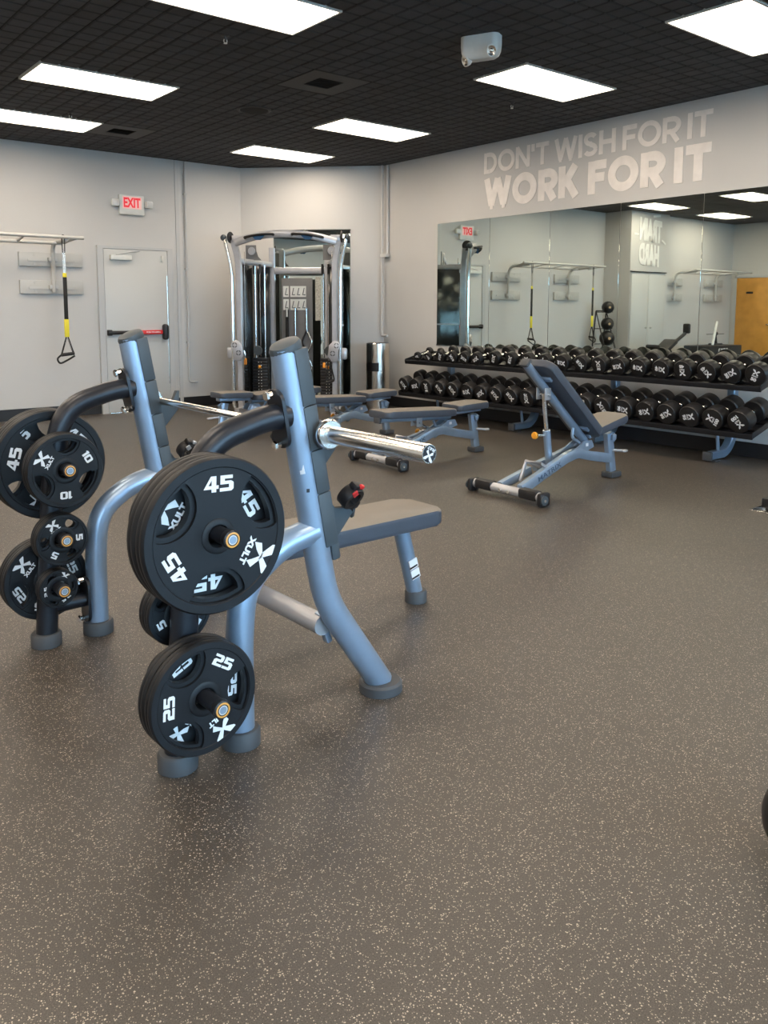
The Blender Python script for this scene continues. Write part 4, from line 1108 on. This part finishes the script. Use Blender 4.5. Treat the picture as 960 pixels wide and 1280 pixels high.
    ca = b.obj('carriage', 'silver', ft)
    b = B()
    for (x, z) in ((-.035, .065), (.018, -.035)):
        M = TR(s_*(.68-x), FY-.0655, .83+z) @ RX(PI/2)
        for q in range(4): b.m('blackplastic').add(fill2d([arc(0, 0, .034, .034, q*90+12, q*90+78, 6)+arc(0, 0, .023, .023, q*90+78, q*90+12, 6)], 0, .004), M)
    b.obj('wheel', 'blackplastic', ca)
    b = B(); b.m('chrome').tube([(s_*.60, FY, .82), (s_*.585, FY, .76), (s_*.60, FY, .70)], .008, 8); b.obj('snap_hook', None, ca)
# top arch with pull up grips
arch = [(-.70, -.44, 2.205), (-.4, -.52, 2.275), (0, -.56, 2.305), (.4, -.52, 2.275), (.70, -.44, 2.205)]
B().tube(smooth(arch, 6), .046, upv=(0, 0, 1), rb=.03, square=True).obj('top_arch', 'silver', ft)
for s_ in (-1, 1):
    B().tube(smooth([(s_*.54, -.53, 2.255), (s_*.51, -.60, 2.26), (s_*.34, -.64, 2.285), (s_*.16, -.64, 2.295), (s_*.13, -.58, 2.29)], 5), .017, 10).obj('pull_up_grip', 'blackplastic', ft)
    b = B(); b.prism([(-.09, .02), (.09, .02), (.035, -.035), (-.035, -.035)], .03, TR(s_*.34, -.575, 2.26) @ RX(PI/2)); b.obj('blue_grip', 'bluegrip', ft)
B().tube([(-.42, RY_, 1.885), (.42, RY_, 1.885)], .044, square=True, upv=(0, 0, 1), rb=.03).obj('cross_beam', 'silver', ft)
B().tube([(-.42, RY_, .06), (.42, RY_, .06)], .04, square=True, upv=(0, 0, 1), rb=.03).obj('base_beam', 'silver', ft)
b = B(); b.box((-.045, RY_, .97), (.47, .02, 1.63), bev=.004); bo = b.obj('accessory_board', 'board', ft)
B().box((-.01, RY_-.06, .19), (.42, .16, .11), bev=.008).obj('accessory_tray', 'blackplastic', ft)
for (x, w_, n_) in ((-.21, .085, 1), (-.025, .24, 3)):
    for z in (1.60, 1.42):
        pl = B().box((x, RY_-.013, z), (w_, .004, .15)).obj('placard', 'offwhite', bo)
        b = B()
        for q in range(n_):
            xx = x+(q-(n_-1)/2)*w_/n_
            b.tube([(xx-.012, RY_-.016, z-.05), (xx, RY_-.016, z), (xx+.012, RY_-.016, z+.05)], .006, 6); b.box((xx+.015, RY_-.016, z-.045), (.03, .003, .012))
        b.obj('pictogram', 'guard', pl)
for x in (-.185, -.06, .11):
    B().cyl((x, RY_-.01, 1.36), (x, RY_-.06, 1.36), .015, n=10).obj('peg', 'blackplastic', bo)
b = B(); b.box((.275, RY_, 1.50), (.085, .01, .60)); pr = b.obj('poster_rail', 'placard', ft)
# bars hung on the board
t = thing('triceps_rope', 'black rope attachment hung at the left of the machine board', 'attachment', M=FT @ TR(-.06, 0, 0) @ TR(-.125, .385, 1.35), group='attachments on the machine board')
b = B(); b.tube([(-.012, 0, 0), (-.014, 0, -.28), (-.010, 0, -.55)], .012, 10); b.tube([(.012, 0, 0), (.014, 0, -.28), (.016, 0, -.55)], .012, 10); b.obj('rope', 'strap', t)
B().m('offwhite').cyl((0, 0, .02), (0, 0, -.10), .018, n=10).obj('swivel', None, t)
B().m('blackplastic').sphere((0, 0, -.57), .028).obj('rope_end', None, t)
t = thing('straight_bar', 'straight chrome bar attachment hung in the middle of the board', 'attachment', M=FT @ TR(-.06, 0, 0) @ TR(.0, .385, 1.35), group='attachments on the machine board')
B().cyl((0, 0, .02), (0, 0, -1.0), .0125, n=12).obj('bar', 'chrome', t)
t = thing('curl_bar', 'wavy chrome curl bar hung at the right of the board', 'attachment', M=FT @ TR(-.06, 0, 0) @ TR(.17, .385, 1.35), group='attachments on the machine board')
B().tube(fillet([(0, 0, .02), (0, 0, -.28), (.085, 0, -.45), (0, 0, -.62), (.085, 0, -.79), (0, 0, -.96), (0, 0, -1.10)], .04, 4), .0135, 12).obj('bar', 'chrome', t)
B().tube(fillet([(0, .03, -.28), (-.085, .03, -.45), (0, .03, -.62), (-.085, .03, -.79), (0, .03, -.96)], .04, 4), .014, 10).obj('grip_loop', 'blackplastic', t)
t = thing('cable_attachment', 'black stirrup handle with an orange tag hanging from the right carriage', 'attachment', M=FT @ TR(.585, -.45, .70))
B().tube(fillet([(0, 0, 0), (-.035, 0, -.30), (.09, 0, -.25), (.02, 0, 0)], .02, 3), .010, 8).obj('stirrup', 'strap', t)
B().cyl((-.03, 0, -.29), (.085, 0, -.25), .017, n=10).obj('grip', 'blackplastic', t)
B().m('orange').box((-.055, 0, -.06), (.035, .01, .07), bev=.01).obj('orange_tag', None, t)
t = thing('cable_attachment', 'yellow-tagged snap handle hanging from the left carriage', 'attachment', M=FT @ TR(-.585, -.45, .70))
B().tube([(0, 0, 0), (.0, 0, -.1)], .008, 8).obj('stem', 'strap', t)
B().m('orange').box((0, 0, -.02), (.035, .012, .09), bev=.01).obj('yellow_tag', None, t)

# ------------------------------------------------------------------ steel bin
t = thing('trash_bin', 'round brushed steel waste bin between the cable machine and dumbbell rack', 'bin', (6.98, 8.72, 0), math.radians(-45))
b = B()
R_ = .158; n = 64
prof = [(R_, .001), (R_, .53), (R_, .645), (R_, .90), (R_-.006, .906)]
rings = [[b.bm.verts.new((r*math.cos(2*PI*k/n), r*math.sin(2*PI*k/n), z)) for k in range(n)] for r, z in prof]
for i in range(len(prof)-1):
    for k in range(n):
        a = (k+.5)/n*2*PI - 1.5*PI + .38
        a = (a+PI) % (2*PI)-PI
        if i == 1 and abs(a) < .62: continue
        b.bm.faces.new((rings[i][k], rings[i][(k+1) % n], rings[i+1][(k+1) % n], rings[i+1][k]))
b.obj('body', 'brushed', t)
B().lathe([(0, .50), (R_-.012, .50), (R_-.012, .68), (0, .68)], None, 32).obj('liner', 'blackplastic', t)
B().lathe([(R_-.006, .906), (R_-.03, .90), (R_-.05, .84), (0, .84)], None, 32).obj('top_tray', 'blackplastic', t)

# ------------------------------------------------------------------ things cut by the right edge
t = thing('squat_stand', 'black steel leg with a bolted foot plate at the right edge', 'rack', (5.55, 2.60, 0))
b = B(); b.tube([(.03, 0, .06), (.42, -.36, 1.85)], .034, square=True, upv=(0, 1, 0)); b.obj('post', 'blackmetal', t)
b = B(); b.box((.02, 0, .048), (.15, .13, .078), bev=.01); b.obj('foot', 'blackmetal', t)
b = B(); b.box((-.03, .02, .004), (.20, .18, .008), bev=.002); b.obj('foot_plate', 'chrome', t)
B().cyl((-.06, .04, .006), (-.06, .04, .024), .016, n=6).obj('bolt', 'chrome', t)
b = B(); b.tube([(.42, -.36, 1.84), (1.3, -.9, 1.84)], .034, square=True, upv=(0, 0, 1)); b.tube([(1.3, -.9, 1.85), (1.3, -.9, .003)], .034, square=True, upv=(1, 0, 0)); b.obj('rear_frame', 'blackmetal', t)
t = thing('slam_ball', 'black rubber ball cut off by the right edge of the floor', 'ball', (2.006, .797, .123))
b = B(); b.sphere((0, 0, 0), .12, u=32, v=20); b.obj('ball', 'headrub', t)
b = B(); b.lathe([(.1195, -.005), (.1215, 0), (.1195, .005)], RX(1.2), 40); b.obj('seam', 'blackplastic', t)
